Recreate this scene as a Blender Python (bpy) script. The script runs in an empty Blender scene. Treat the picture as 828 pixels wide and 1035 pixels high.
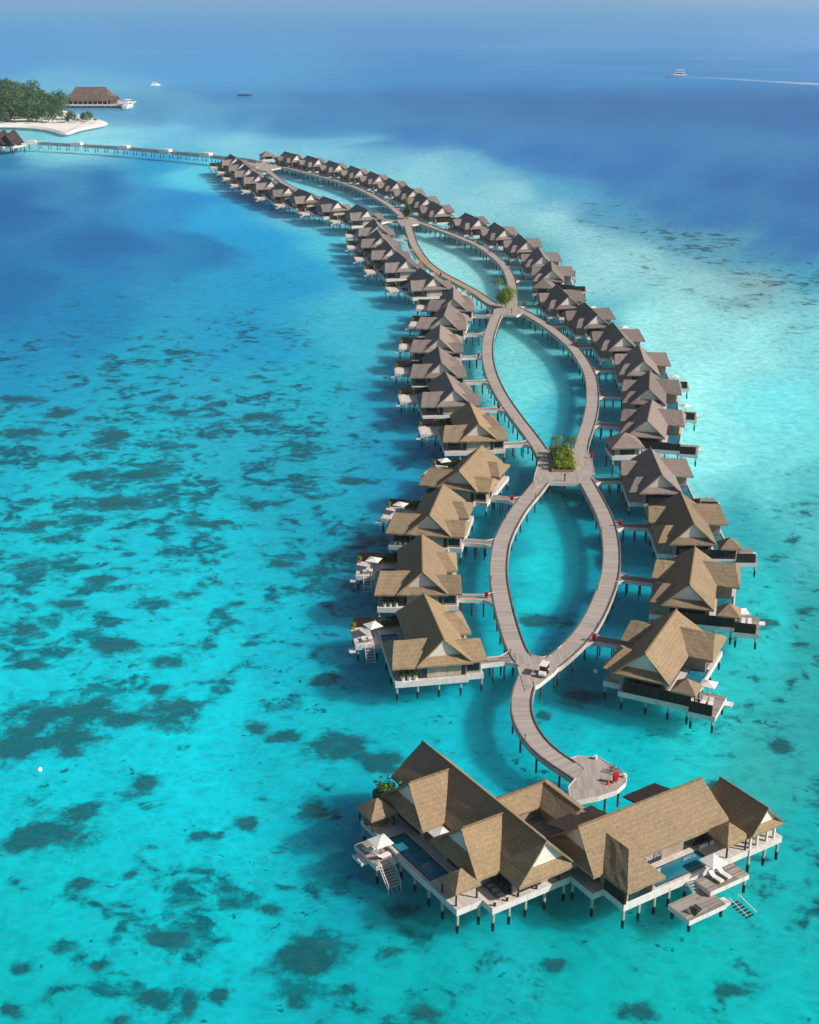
import bpy, bmesh, math, random
import numpy as np
from mathutils import Vector, Matrix
random.seed(7)
R = math.radians
# Overwater resort seen from a drone. All coordinates are metres on the site plan, z = 0 is the sea.
LEFT = [(3.6, 190.5, 100), (2.1, 215.1, 90), (5.0, 240.3, 80), (12.3, 263.8, 71), (14.2, 294.4, 95), (9.5, 320.2, 96), (7.7, 344.6, 91.5), (8.2, 369.0, 88), (10.6, 394.7, 84), (13.3, 417.5, 88), (5.6, 447.1, 106), (-2.7, 475.6, 103), (-7.4, 497.6, 100), (-11.4, 520.2, 98), (-13.1, 544.2, 97), (-19.7, 580.4, 110), (-33.9, 602.6, 117), (-46.5, 624.6, 115), (-57.5, 644.6, 112), (-66.6, 665.6, 108), (-74.3, 684.8, 106.5), (-81.2, 708.0, 105), (-86.8, 730.2, 105.5), (-93.3, 751.0, 108)]
RIGHT = [(37.4, 185.3, 64), (46.7, 209.8, 76), (50.7, 236.2, 88), (49.3, 262.0, 88.5), (53.7, 296.7, 77), (57.6, 321.2, 80), (59.5, 346.3, 86), (57.0, 370.9, 93), (52.6, 396.4, 97), (46.9, 420.4, 97.5), (47.2, 459.0, 86), (45.7, 483.4, 91.5), (41.6, 510.4, 97), (34.6, 535.5, 102), (25.0, 558.7, 108), (11.7, 588.5, 105.5), (6.0, 612.6, 103), (0.1, 635.7, 104), (-7.7, 660.0, 105), (-16.7, 682.8, 108), (-26.8, 703.9, 110), (-38.5, 724.4, 113), (-50.7, 745.1, 116), (-63.7, 762.2, 119)]
PATHS = {'tail': [(18.77, 185.86), (17.58, 182.1), (16.38, 177.86), (15.81, 173.93), (15.72, 170.97), (15.94, 168.12), (16.85, 164.04), (18.67, 159.99), (20.69, 157.5), (22.84, 154.36), (23.66, 153.17)], 'A1L': [(18.32, 183.96), (17.38, 187.15), (16.56, 190.02), (15.63, 202.19), (15.32, 214.91), (15.52, 221.77), (16.71, 232.83), (18.82, 242.25), (21.63, 251.76), (24.66, 259.66), (26.9, 266.0), (28.41, 271.39)], 'A1R': [(18.46, 182.1), (21.15, 185.86), (24.81, 191.42), (27.47, 196.56), (29.75, 202.19), (32.52, 210.78), (34.64, 218.71), (36.13, 227.65), (37.15, 237.72), (37.37, 247.65), (36.83, 257.04), (36.16, 266.41), (35.48, 272.0)], 'A2L': [(29.47, 273.84), (28.91, 281.45), (28.53, 286.87), (26.98, 297.62), (24.7, 311.9), (22.55, 328.38), (21.25, 345.92), (21.15, 364.3), (22.28, 382.61), (24.29, 398.62), (26.37, 412.38), (28.75, 421.6)], 'A2R': [(34.86, 273.84), (36.67, 282.36), (38.47, 292.4), (41.36, 305.4), (44.17, 320.85), (46.37, 340.56), (46.63, 353.97), (45.71, 370.9), (43.57, 384.98), (40.43, 399.47), (35.49, 415.63), (31.99, 424.31)], 'A3L': [(28.58, 418.93), (27.07, 424.31), (25.41, 429.39), (21.34, 445.05), (16.23, 459.9), (10.82, 474.84), (5.82, 495.74), (2.1, 526.01), (0.04, 558.55), (-1.03, 580.86)], 'A3R': [(32.41, 421.6), (32.94, 431.21), (33.32, 441.22), (34.25, 459.9), (33.74, 485.26), (31.06, 504.78), (26.57, 526.01), (20.61, 542.04), (13.42, 558.55), (6.67, 573.64), (0.83, 584.54)], 'A4R': [(-0.83, 585.78), (-3.9, 598.92), (-8.47, 621.64), (-15.76, 648.44), (-23.48, 672.0), (-34.24, 697.24), (-44.4, 715.21), (-53.95, 730.68), (-66.74, 751.93), (-76.74, 760.76), (-81.11, 764.02)], 'A4L': [(-0.82, 580.86), (-4.54, 582.57), (-10.79, 585.78), (-18.67, 599.7), (-30.19, 619.71), (-41.74, 643.97), (-50.54, 665.33), (-56.24, 676.52), (-61.78, 693.14), (-68.1, 716.3), (-75.06, 743.29), (-79.63, 759.95)], 'JET': [(-81.52, 768.14), (-89.1, 778.61), (-96.37, 785.02), (-104.03, 789.35), (-112.93, 798.16), (-139.1, 815.41), (-166.5, 833.39), (-197.2, 848.12), (-226.95, 859.25), (-234.12, 855.17), (-236.19, 845.14)]}
PLATS = {'tail': [(21.6, 154.34), (22.87, 156.72), (21.39, 159.17), (22.37, 159.69), (25.19, 159.27), (28.19, 155.17), (27.75, 153.28), (26.35, 151.44), (23.77, 149.97), (20.37, 148.85), (20.38, 152.24)], 'J4': [(16.07, 189.76), (17.68, 190.09), (18.15, 189.26), (19.0, 188.61), (20.32, 188.22), (21.58, 188.77), (23.58, 192.09), (24.86, 189.76), (21.51, 183.34), (18.98, 179.66), (16.78, 177.57), (16.51, 181.48)], 'J3': [(28.21, 288.08), (30.37, 285.73), (35.87, 286.73), (38.35, 289.44), (38.88, 279.51), (38.4, 271.39), (36.81, 264.25), (34.66, 264.83), (27.66, 265.41), (24.65, 260.8), (26.04, 270.17), (27.62, 278.87)], 'J2': [(26.22, 420.26), (28.27, 434.03), (31.06, 438.32), (33.02, 436.88), (33.84, 424.31), (34.71, 415.63), (32.34, 411.99), (27.92, 413.29), (24.96, 408.54)], 'J1': [(-4.68, 600.99), (0.0, 593.29), (3.73, 584.29), (4.9, 576.03), (0.0, 571.27), (-3.24, 571.27), (-4.95, 582.09)], 'J0': [(-90.94, 775.65), (-82.71, 779.88), (-68.16, 762.39), (-68.15, 749.95), (-75.22, 736.37), (-84.92, 749.95)]}
CABINETS = [(26.48, 153.28), (28.77, 193.79), (12.8, 209.49), (20.18, 254.67), (39.6, 241.65), (38.99, 280.48), (21.29, 316.0), (47.64, 328.8), (18.65, 363.48), (45.91, 376.4), (35.79, 425.67), (23.98, 413.68), (0.44, 518.22), (10.72, 470.37), (36.3, 463.39), (30.06, 512.96)]
CORNER = [(24.65, 159.04), (27.81, 154.57)]
DECKPOSTS = [(31.75, 266.29), (31.11, 414.59)]
BIKES = [(26.45, 155.4), (26.84, 155.88)]
CONE = (25.48, 152.82)
BUGGY = (19.89, 182.56)
BUGGY2 = (23.38, 190.09)
HUTS = [(46.64, 285.22), (43.56, 445.61), (18.92, 562.32), (-78.87, 786.78)]
PLANT3 = [(29.59, 271.69), (34.13, 271.69), (35.49, 284.07), (30.77, 284.07)]
PALM3 = [(31.1, 278.87), (34.19, 278.24)]
PLANT2 = [(29.83, 422.27), (28.0, 427.04)]
PLANT1 = [(-0.83, 587.02)]
BAYS = [(-112.93, 798.16), (-138.46, 814.95), (-166.38, 833.39), (-197.2, 848.12), (-228.03, 859.25)]
BUOYS = [(-49.67, 160.54), (28.47, 188.55)]
BOATS = [(268.44, 1455.44), (-236.87, 1346.4), (-140.35, 1231.85)]
WAKE = [(276.97, 1469.41), (318.22, 1428.27), (365.17, 1383.02), (434.87, 1305.99)]
ISLAND = [(-603.09, 1305.99), (-420.63, 1294.87), (-351.57, 1262.6), (-318.77, 1221.92), (-271.51, 1113.83), (-232.05, 1044.19), (-209.88, 1005.63), (-212.72, 979.26), (-222.06, 960.34), (-221.84, 930.33), (-229.67, 936.19), (-246.19, 966.57), (-281.35, 982.48), (-342.8, 963.45), (-467.47, 945.11)]
WOOD = [(-577.39, 1268.53), (-408.82, 1257.9), (-344.36, 1227.03), (-317.44, 1197.6), (-284.96, 1125.41), (-261.14, 1076.57), (-239.41, 1038.89), (-223.3, 1007.09), (-225.22, 993.56), (-252.39, 1003.68), (-271.77, 998.26), (-324.42, 990.23), (-452.55, 970.69)]
REST = [(-268.48, 1124.78), (-234.44, 1124.78), (-218.16, 1120.52)]
EDGEHUT = [(-242.16, 847.62), (-236.27, 847.62)]
SEACOLOURS = [(-2313.44, 7297.76, 92, 148, 206, 0.0), (0.0, 8928.18, 95, 148, 206, 0.0), (2609.21, 8031.45, 120, 165, 215, 0.0), (-1481.77, 5341.26, 88, 145, 205, 0.0), (0.0, 5341.26, 90, 145, 205, 0.0), (1481.77, 5341.26, 112, 160, 213, 0.0), (-635.05, 2266.77, 68, 138, 200, 0.0), (-328.26, 2266.77, 68, 136, 198, 0.0), (0.0, 2266.77, 72, 132, 196, 0.0), (315.99, 2266.77, 80, 138, 200, 0.0), (635.05, 2266.77, 95, 148, 207, 0.0), (-493.92, 1754.35, 70, 140, 202, 0.0), (-249.76, 1715.36, 70, 140, 202, 0.0), (0.0, 1715.36, 62, 122, 188, 0.0), (240.43, 1715.36, 64, 122, 188, 0.0), (483.19, 1715.36, 75, 128, 193, 0.0), (-170.74, 1283.94, 68, 138, 200, 0.0), (-70.46, 1221.92, 60, 130, 192, 0.0), (5.15, 1252.18, 54, 115, 182, 0.0), (87.55, 1202.52, 50, 110, 178, 0.0), (163.85, 1156.53, 52, 108, 176, 0.0), (252.74, 1202.52, 54, 110, 178, 0.0), (317.52, 1113.83, 56, 108, 176, 0.0), (-126.24, 1051.51, 70, 150, 205, 0.0), (-57.82, 995.58, 58, 135, 192, 0.0), (-2.6, 939.14, 52, 118, 184, 0.0), (41.2, 899.33, 50, 112, 180, 0.0), (87.09, 857.62, 48, 105, 175, 0.0), (127.72, 810.43, 48, 102, 172, 0.0), (166.69, 729.52, 46, 100, 168, 0.0), (202.06, 694.58, 46, 98, 166, 0.0), (204.64, 593.88, 45, 95, 162, 0.0), (64.08, 828.69, 50, 112, 180, 0.0), (87.75, 780.24, 50, 110, 176, 0.0), (108.92, 736.91, 48, 106, 172, 0.0), (127.45, 662.68, 48, 105, 170, 0.0), (141.84, 625.14, 48, 104, 168, 0.0), (156.52, 581.71, 46, 102, 166, 0.0), (161.06, 545.72, 45, 100, 165, 0.0), (51.03, 759.96, 85, 180, 208, 0.0), (72.58, 708.17, 78, 165, 200, 0.2), (97.44, 671.96, 72, 145, 185, 0.35), (113.34, 601.41, 85, 152, 180, 0.5), (127.66, 558.71, 88, 152, 178, 0.6), (139.22, 517.48, 80, 155, 180, 0.5), (145.27, 488.38, 72, 160, 186, 0.5), (116.1, 465.3, 105, 170, 182, 0.5), (123.72, 442.72, 95, 185, 200, 0.3), (-172.62, 982.48, 120, 200, 225, 0.0), (-102.38, 899.33, 100, 195, 220, 0.0), (-49.56, 847.77, 95, 188, 215, 0.0), (36.72, 797.22, 90, 182, 210, 0.0), (-214.75, 1097.59, 85, 160, 205, 0.0), (-245.0, 1097.59, 100, 175, 210, 0.0), (-160.35, 1036.97, 90, 170, 212, 0.0), (8.5, 759.96, 105, 195, 215, 0.0), (41.97, 694.58, 112, 198, 215, 0.0), (63.99, 619.71, 118, 202, 215, 0.05), (68.4, 513.67, 118, 203, 216, 0.1), (85.15, 527.25, 112, 195, 206, 0.2), (97.49, 473.31, 112, 192, 202, 0.25), (81.6, 422.07, 122, 212, 221, 0.05), (100.41, 397.14, 118, 216, 224, 0.0), (123.48, 409.26, 100, 203, 214, 0.15), (65.59, 397.14, 125, 222, 230, 0.0), (80.14, 354.58, 128, 228, 235, 0.0), (96.39, 336.27, 95, 215, 228, 0.0), (69.91, 304.32, 112, 220, 228, 0.0), (85.46, 293.7, 90, 205, 215, 0.0), (67.55, 254.37, 45, 165, 175, 0.3), (80.82, 254.37, 65, 180, 192, 0.3), (68.43, 234.47, 38, 170, 178, 0.35), (68.39, 209.22, 35, 160, 165, 0.4), (60.68, 217.1, 28, 195, 200, 0.2), (49.3, 188.23, 40, 185, 190, 0.35), (55.26, 176.11, 40, 160, 165, 0.5), (39.88, 170.52, 28, 190, 195, 0.25), (47.03, 165.21, 45, 165, 165, 0.5), (53.56, 155.36, 20, 165, 170, 0.4), (31.52, 170.52, 0, 182, 192, 0.2), (88.45, 234.47, 45, 165, 172, 0.4), (66.9, 167.83, 35, 155, 160, 0.4), (-223.59, 910.37, 105, 195, 210, 0.0), (-179.38, 910.37, 140, 216, 228, 0.0), (-200.26, 951.15, 150, 218, 228, 0.0), (-214.12, 910.37, 140, 212, 222, 0.0), (-241.92, 933.25, 130, 206, 218, 0.0), (-227.45, 828.69, 22, 108, 165, 0.0), (-147.64, 801.58, 10, 150, 200, 0.0), (-160.55, 729.52, 14, 106, 168, 0.0), (-193.27, 662.68, 18, 96, 164, 0.0), (-124.87, 558.71, 16, 97, 166, 0.0), (-138.92, 465.3, 10, 100, 164, 0.0), (-82.07, 537.36, 8, 108, 170, 0.0), (-109.24, 662.68, 15, 130, 195, 0.0), (-76.26, 619.71, 20, 160, 210, 0.0), (-42.21, 517.48, 20, 155, 205, 0.0), (-32.21, 537.36, 60, 190, 215, 0.0), (-14.76, 465.3, 60, 185, 210, 0.0), (-106.85, 748.26, 70, 198, 225, 0.0), (-62.4, 569.99, 5, 150, 205, 0.0), (-48.32, 465.3, 8, 146, 194, 0.1), (-221.29, 662.68, 18, 92, 160, 0.0), (-165.76, 465.3, 10, 97, 162, 0.0), (-96.33, 422.07, 0, 118, 174, 0.2), (-48.92, 409.26, 8, 152, 194, 0.35), (-13.12, 409.26, 45, 175, 200, 0.15), (-113.98, 374.77, 0, 140, 185, 0.35), (-70.87, 364.42, 0, 165, 195, 0.5), (-29.14, 345.21, 15, 170, 195, 0.45), (-5.99, 336.27, 20, 155, 190, 0.3), (-92.61, 297.17, 0, 172, 196, 0.61), (-59.06, 297.17, 0, 182, 202, 0.62), (-24.98, 290.3, 10, 165, 190, 0.62), (-3.01, 283.72, 10, 150, 186, 0.26), (-110.51, 297.17, 0, 170, 195, 0.61), (-66.69, 244.07, 0, 192, 207, 0.55), (-40.31, 244.07, 0, 187, 207, 0.61), (-15.82, 244.07, 0, 162, 187, 0.61), (-4.37, 234.47, 0, 142, 172, 0.37), (-58.48, 209.22, 0, 197, 212, 0.49), (-34.3, 201.81, 0, 197, 212, 0.43), (-18.83, 209.22, 0, 182, 202, 0.43), (-10.26, 201.81, 0, 158, 184, 0.32), (-49.36, 170.52, 0, 192, 207, 0.37), (-29.84, 170.52, 0, 197, 212, 0.2), (-11.87, 173.28, 0, 182, 197, 0.26), (2.26, 173.28, 0, 177, 192, 0.26), (-68.89, 170.52, 0, 190, 205, 0.37), (-27.68, 155.36, 0, 197, 212, 0.14), (-12.16, 155.36, 0, 177, 192, 0.26), (-7.9, 146.42, 0, 150, 175, 0.2), (-40.87, 134.45, 0, 187, 197, 0.32), (-24.71, 134.45, 0, 190, 200, 0.43), (-9.4, 129.03, 0, 165, 175, 0.61), (-22.31, 117.6, 0, 180, 190, 0.43), (-36.9, 117.6, 0, 172, 178, 0.43), (3.83, 120.71, 0, 167, 172, 0.37), (19.77, 120.71, 0, 172, 174, 0.37), (20.7, 128.16, 0, 160, 165, 0.26), (38.15, 117.6, 0, 182, 184, 0.26), (40.51, 127.3, 8, 170, 175, 0.26), (48.44, 140.24, 18, 170, 175, 0.49), (29.78, 123.12, 0, 175, 176, 0.26), (-1.39, 110.35, 0, 170, 175, 0.37), (-49.41, 117.6, 0, 175, 182, 0.37), (50.66, 117.6, 0, 175, 178, 0.37), (21.11, 234.47, 14, 202, 210, 0.0), (19.39, 201.81, 6, 190, 205, 0.0), (22.69, 221.23, 12, 198, 208, 0.0), (32.03, 234.47, 0, 168, 188, 0.0), (31.49, 264.3, 0, 135, 148, 0.0), (27.5, 244.07, 10, 184, 198, 0.0), (29.66, 345.21, 88, 208, 219, 0.0), (27.13, 385.66, 100, 206, 214, 0.0), (36.46, 336.27, 78, 200, 215, 0.0), (29.2, 323.61, 76, 204, 217, 0.0), (35.61, 369.53, 92, 206, 216, 0.0), (41.45, 336.27, 48, 180, 202, 0.0), (33.35, 304.32, 45, 188, 208, 0.0), (37.07, 403.12, 75, 188, 198, 0.0), (39.88, 315.64, 40, 178, 200, 0.0), (43.96, 340.68, 42, 172, 196, 0.0), (42.68, 359.44, 50, 178, 200, 0.0), (33.99, 241.61, 0, 150, 178, 0.0), (32.74, 225.5, 0, 148, 178, 0.0), (27.21, 207.32, 0, 152, 182, 0.0), (13.56, 527.25, 120, 208, 216, 0.0), (23.24, 490.11, 112, 204, 216, 0.0), (6.41, 563.17, 112, 202, 212, 0.0), (16.92, 513.67, 118, 207, 216, 0.0), (-35.79, 687.97, 98, 200, 220, 0.0), (-58.29, 729.52, 98, 200, 220, 0.0), (13.37, 265.44, 0, 132, 156, 0.0), (12.92, 234.47, 0, 152, 172, 0.0), (11.73, 209.22, 0, 162, 182, 0.0), (18.9, 391.32, 55, 168, 184, 0.0), (18.13, 319.58, 0, 138, 152, 0.0), (46.8, 265.44, 0, 132, 152, 0.0), (39.78, 225.5, 0, 160, 184, 0.0), (34.86, 209.22, 0, 160, 184, 0.0), (26.25, 185.08, 0, 125, 148, 0.2), (30.84, 175.54, 0, 175, 186, 0.2), (51.44, 336.27, 45, 152, 170, 0.0), (51.08, 397.14, 65, 160, 178, 0.0), (39.25, 517.48, 80, 165, 180, 0.0), (12.31, 176.11, 0, 170, 190, 0.0), (8.97, 165.21, 0, 187, 202, 0.1), (20.76, 174.68, 0, 172, 188, 0.15), (25.77, 169.17, 0, 190, 200, 0.1)]  # sea tones, with lagoon shade beside the boardwalk and distant haze painted in
REEFS = [(-54.85, 178.43, 6.5, 2.6), (-42.37, 177.55, 5.8, 2.9), (-49.69, 171.89, 7.0, 2.8), (-33.68, 182.0, 3.2, 2.7), (-60.33, 217.1, 4.4, 2.0), (-59.76, 194.82, 3.4, 1.7), (-44.85, 216.29, 3.4, 1.6), (-55.73, 227.69, 3.9, 2.2), (-26.28, 201.81, 1.9, 1.4), (-23.48, 234.47, 4.0, 2.3), (-14.32, 217.1, 2.4, 1.6), (-39.83, 254.37, 5.1, 2.7), (-29.17, 265.44, 4.9, 2.9), (-73.01, 254.37, 4.3, 2.7), (-58.84, 283.72, 5.2, 3.2), (-25.5, 297.17, 4.9, 2.8), (-11.41, 278.63, 4.2, 2.5), (-99.54, 340.68, 6.6, 3.6), (-57.1, 327.74, 5.9, 3.3), (-37.16, 323.61, 4.8, 3.3), (-34.06, 123.93, 1.3, 1.0), (-33.88, 140.24, 1.1, 1.0), (-21.59, 137.3, 1.4, 1.0), (-16.54, 133.53, 2.1, 1.3), (-39.41, 138.27, 1.6, 1.0), (-42.52, 123.12, 1.5, 1.3), (-30.21, 115.35, 1.7, 1.2), (-11.88, 117.6, 1.9, 1.4), (-6.77, 119.92, 1.5, 1.2), (1.65, 116.1, 1.9, 1.2), (23.33, 116.1, 2.3, 1.3), (15.84, 123.93, 2.2, 1.2), (34.49, 119.92, 1.9, 0.9), (59.33, 234.47, 2.2, 1.9), (58.81, 209.22, 2.6, 1.9), (63.46, 201.81, 1.9, 1.8), (49.04, 201.81, 1.4, 1.1), (-45.45, 148.58, 5.2, 4.4), (-42.16, 153.51, 2.8, 3.2), (-48.63, 146.42, 2.5, 2.6), (-47.01, 179.02, 5.5, 5.0), (-35.21, 179.61, 5.5, 5.0), (-56.0, 171.89, 4.2, 6.9), (-47.54, 168.63, 2.5, 2.1), (-20.77, 151.24, 1.5, 1.8), (-26.63, 147.93, 1.8, 1.1), (-24.79, 148.14, 1.1, 0.9), (-35.66, 160.17, 1.7, 2.2), (-38.63, 127.3, 2.2, 1.5), (-28.26, 128.16, 3.1, 1.4), (-27.13, 118.37, 1.9, 1.8), (-23.35, 117.6, 1.0, 1.8), (-20.21, 119.14, 1.3, 1.1), (-22.22, 174.97, 1.9, 1.7), (-17.45, 172.44, 2.5, 2.2), (-10.25, 169.17, 5.8, 4.6), (-3.96, 165.99, 3.4, 3.4), (-37.3, 195.5, 3.1, 2.7), (-12.09, 154.2, 1.8, 2.1), (-9.46, 153.05, 1.3, 1.4), (-2.63, 125.6, 2.2, 2.7), (-11.34, 124.76, 4.4, 3.3), (-42.43, 116.85, 1.2, 1.2), (-38.14, 186.64, 1.5, 2.2), (-12.81, 190.17, 2.4, 2.3), (-70.23, 281.79, 4.3, 4.5), (-59.56, 265.44, 5.1, 5.2), (-69.49, 310.27, 5.1, 6.1), (-91.97, 311.79, 5.8, 6.1), (-86.39, 327.74, 4.4, 5.0), (-64.59, 207.32, 4.1, 2.3), (-47.92, 201.81, 4.0, 3.2), (73.16, 245.07, 1.5, 2.0), (58.83, 188.23, 0.9, 1.3), (52.3, 169.97, 2.8, 3.3), (41.07, 159.43, 2.1, 2.0), (22.31, 211.14, 4.7, 2.7), (19.54, 178.43, 1.4, 2.0), (25.36, 183.84, 3.3, 2.8), (50.89, 182.0, 2.1, 1.5), (-70.79, 234.47, 3.3, 2.3), (-38.79, 221.23, 3.1, 2.1), (-29.66, 217.1, 2.4, 1.6), (-0.46, 133.53, 2.1, 1.7)]
CAMERA = (100.0, 21.359, 48.696)
RES_ORIGIN = (9.21, 127.13)
BACKROOF_LOCAL = [(23.92, 6.24, 5.9), (29.19, 6.37, 5.9), (29.55, 3.93, 6.3), (24.12, 2.88, 6.3)]
SEA_GAIN = 1.24

scene = bpy.context.scene
COL = scene.collection

# ------------------------------------------------------------------ helpers
def lin(r, g, b, k=1.0):
    f = lambda c: ((c/255)/12.92 if c/255 <= .04045 else ((c/255+.055)/1.055)**2.4)
    return (min(f(r)*k, .95), min(f(g)*k, .95), min(f(b)*k, .95), 1)

class MB:
    """collects polygons, links them as one mesh object"""
    def __init__(s): s.v = []; s.f = []; s.uv = []
    def poly(s, pts, uv=None):
        n = len(s.v); s.v += [tuple(p) for p in pts]; s.f.append(tuple(range(n, n+len(pts)))); s.uv.append(uv)
    def box(s, x0, y0, z0, x1, y1, z1):
        s.prism([(x0,y0),(x1,y0),(x1,y1),(x0,y1)], z0, z1)
    def prism(s, pl, z0, z1):
        n = len(pl)
        s.poly([(x,y,z1) for x,y in pl]); s.poly([(x,y,z0) for x,y in reversed(pl)])
        for i in range(n):
            a, b = pl[i], pl[(i+1)%n]
            s.poly([(a[0],a[1],z0),(b[0],b[1],z0),(b[0],b[1],z1),(a[0],a[1],z1)])
    def tube(s, p, q, r, n=8, r2=None):
        p, q = Vector(p), Vector(q); d = (q-p).normalized()
        u = d.orthogonal().normalized(); w = d.cross(u); r2 = r if r2 is None else r2
        A = [p+(u*math.cos(t)+w*math.sin(t))*r for t in [2*math.pi*i/n for i in range(n)]]
        B = [q+(u*math.cos(t)+w*math.sin(t))*r2 for t in [2*math.pi*i/n for i in range(n)]]
        for i in range(n):
            j = (i+1)%n; s.poly([A[i],A[j],B[j],B[i]])
        s.poly(list(reversed(A))); s.poly(B)
    def lathe(s, prof, c=(0,0,0), n=14):
        for k in range(len(prof)-1):
            (r0,z0),(r1,z1) = prof[k],prof[k+1]
            for i in range(n):
                a,b = 2*math.pi*i/n, 2*math.pi*(i+1)/n
                pt = lambda r,z,t: (c[0]+r*math.cos(t), c[1]+r*math.sin(t), c[2]+z)
                q = [pt(r0,z0,a),pt(r0,z0,b),pt(r1,z1,b),pt(r1,z1,a)]
                if r0 < 1e-4: q = [q[0],q[2],q[3]]
                elif r1 < 1e-4: q = q[:3]
                s.poly(q)
    def slab(s, polys, t=.3):
        """thatch: polygons thickened downwards"""
        for pl in polys:
            pl = [Vector(p) for p in pl]; n = len(pl)
            lo = [p-Vector((0,0,t)) for p in pl]
            s.poly(pl); s.poly(list(reversed(lo)))
            for i in range(n):
                j = (i+1)%n; s.poly([lo[i],lo[j],pl[j],pl[i]])
    def mesh(s, name, mat, smooth=False):
        me = bpy.data.meshes.new(name); me.from_pydata(s.v, [], s.f)
        if any(u is not None for u in s.uv):
            l = me.uv_layers.new(name='along'); k = 0
            for f, u in zip(s.f, s.uv):
                for i in range(len(f)):
                    l.data[k].uv = u[i] if u else (0,0); k += 1
        bm = bmesh.new(); bm.from_mesh(me)
        bmesh.ops.remove_doubles(bm, verts=bm.verts, dist=1e-5)
        bmesh.ops.recalc_face_normals(bm, faces=bm.faces); bm.to_mesh(me); bm.free()
        if smooth: me.polygons.foreach_set('use_smooth', [True]*len(me.polygons))
        me.materials.append(mat); return me
    def build(s, name, mat, parent=None, smooth=False):
        return link(name, s.mesh(name, mat, smooth), parent)

def link(name, me, parent=None):
    o = bpy.data.objects.new(name, me); COL.objects.link(o)
    if parent is not None: o.parent = parent
    return o
def tag(o, label, cat, group=None, kind=None):
    o['label'] = label; o['category'] = cat
    if group: o['group'] = group
    if kind: o['kind'] = kind
    return o
def thing(name, label, cat, loc=(0,0,0), rz=0, group=None):
    o = bpy.data.objects.new(name, None); COL.objects.link(o)
    o.location = loc; o.rotation_euler = (0,0,rz); o.empty_display_size = .5
    return tag(o, label, cat, group)
KIDS = {}
def children(o): return [c for c in bpy.data.objects if c.parent == o]
def copy_tree(o, parent=None, kids=None):
    """the thing, its parts and their sub-parts (mesh data shared)"""
    c = o.copy(); COL.objects.link(c)
    if parent is not None: c.parent = parent
    for ch in KIDS.get(o.name) or []:
        copy_tree(ch, c)
    return c
def freeze(o):
    KIDS[o.name] = children(o)
    for c in KIDS[o.name]:
        KIDS[c.name] = children(c)
        for d in KIDS[c.name]: KIDS[d.name] = []

ORD = ['nearest','second','third','fourth','fifth','sixth','seventh','eighth','ninth','tenth','eleventh','twelfth','thirteenth','fourteenth','fifteenth','sixteenth','seventeenth','eighteenth','nineteenth','twentieth','twenty-first','twenty-second','twenty-third','farthest']
def villa_ref(row, i):
    if i == 0: return f'nearest {row}-row villa'
    if i == 23: return f'farthest {row}-row villa'
    return f'{ORD[i]} nearest {row}-row villa'

# ------------------------------------------------------------------ materials
class N:
    def __init__(s, name):
        s.m = bpy.data.materials.new(name); s.m.use_nodes = True
        s.t = s.m.node_tree; s.t.nodes.clear()
        s.out = s.n('ShaderNodeOutputMaterial')
    def n(s, ty, **kw):
        nd = s.t.nodes.new(ty)
        for k, v in kw.items():
            if k.startswith('i_'): nd.inputs[int(k[2:])].default_value = v
            else: setattr(nd, k, v)
        return nd
    def l(s, a, b): s.t.links.new(a, b)
    def coord(s, which='Object'): return s.n('ShaderNodeTexCoord').outputs[which]
    def mapping(s, vec, scale=(1,1,1), rot=(0,0,0)):
        m = s.n('ShaderNodeMapping'); m.inputs['Scale'].default_value = scale; m.inputs['Rotation'].default_value = rot
        s.l(vec, m.inputs[0]); return m.outputs[0]
    def noise(s, vec, scale, detail=4, rough=.55, dist=0):
        nd = s.n('ShaderNodeTexNoise'); s.l(vec, nd.inputs['Vector'])
        nd.inputs['Scale'].default_value = scale; nd.inputs['Detail'].default_value = detail
        nd.inputs['Roughness'].default_value = rough; nd.inputs['Distortion'].default_value = dist
        return nd.outputs['Fac']
    def math(s, op, a, b=None, c=None, clamp=False):
        nd = s.n('ShaderNodeMath', operation=op, use_clamp=clamp)
        for i, v in enumerate((a, b, c)):
            if v is None: continue
            if isinstance(v, (int, float)): nd.inputs[i].default_value = v
            else: s.l(v, nd.inputs[i])
        return nd.outputs[0]
    def step(s, v, lo, hi, smooth=True):
        nd = s.n('ShaderNodeMapRange', interpolation_type='SMOOTHSTEP' if smooth else 'LINEAR')
        for i, q in ((0, v), (1, lo), (2, hi)):
            if isinstance(q, (int, float)): nd.inputs[i].default_value = q
            else: s.l(q, nd.inputs[i])
        return nd.outputs[0]
    def mix(s, fac, a, b, mode='MIX'):
        nd = s.n('ShaderNodeMix', data_type='RGBA', blend_type=mode)
        for i, v in ((0, fac), (6, a), (7, b)):
            if isinstance(v, (int, float)): nd.inputs[i].default_value = v
            elif isinstance(v, tuple): nd.inputs[i].default_value = v
            else: s.l(v, nd.inputs[i])
        return nd.outputs[2]
    def bump(s, h, strength=.3, dist=.05):
        b = s.n('ShaderNodeBump'); b.inputs['Strength'].default_value = strength; b.inputs['Distance'].default_value = dist
        s.l(h, b.inputs['Height']); return b.outputs[0]
    def bsdf(s, col, rough=.7, normal=None, spec=.3, metal=0):
        p = s.n('ShaderNodeBsdfPrincipled')
        if isinstance(col, tuple): p.inputs['Base Color'].default_value = col
        else: s.l(col, p.inputs['Base Color'])
        if isinstance(rough, (int, float)): p.inputs['Roughness'].default_value = rough
        else: s.l(rough, p.inputs['Roughness'])
        p.inputs['Specular IOR Level'].default_value = spec; p.inputs['Metallic'].default_value = metal
        if normal is not None: s.l(normal, p.inputs['Normal'])
        return p.outputs[0]
    def done(s, sh): s.l(sh, s.out.inputs[0]); return s.m

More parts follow.
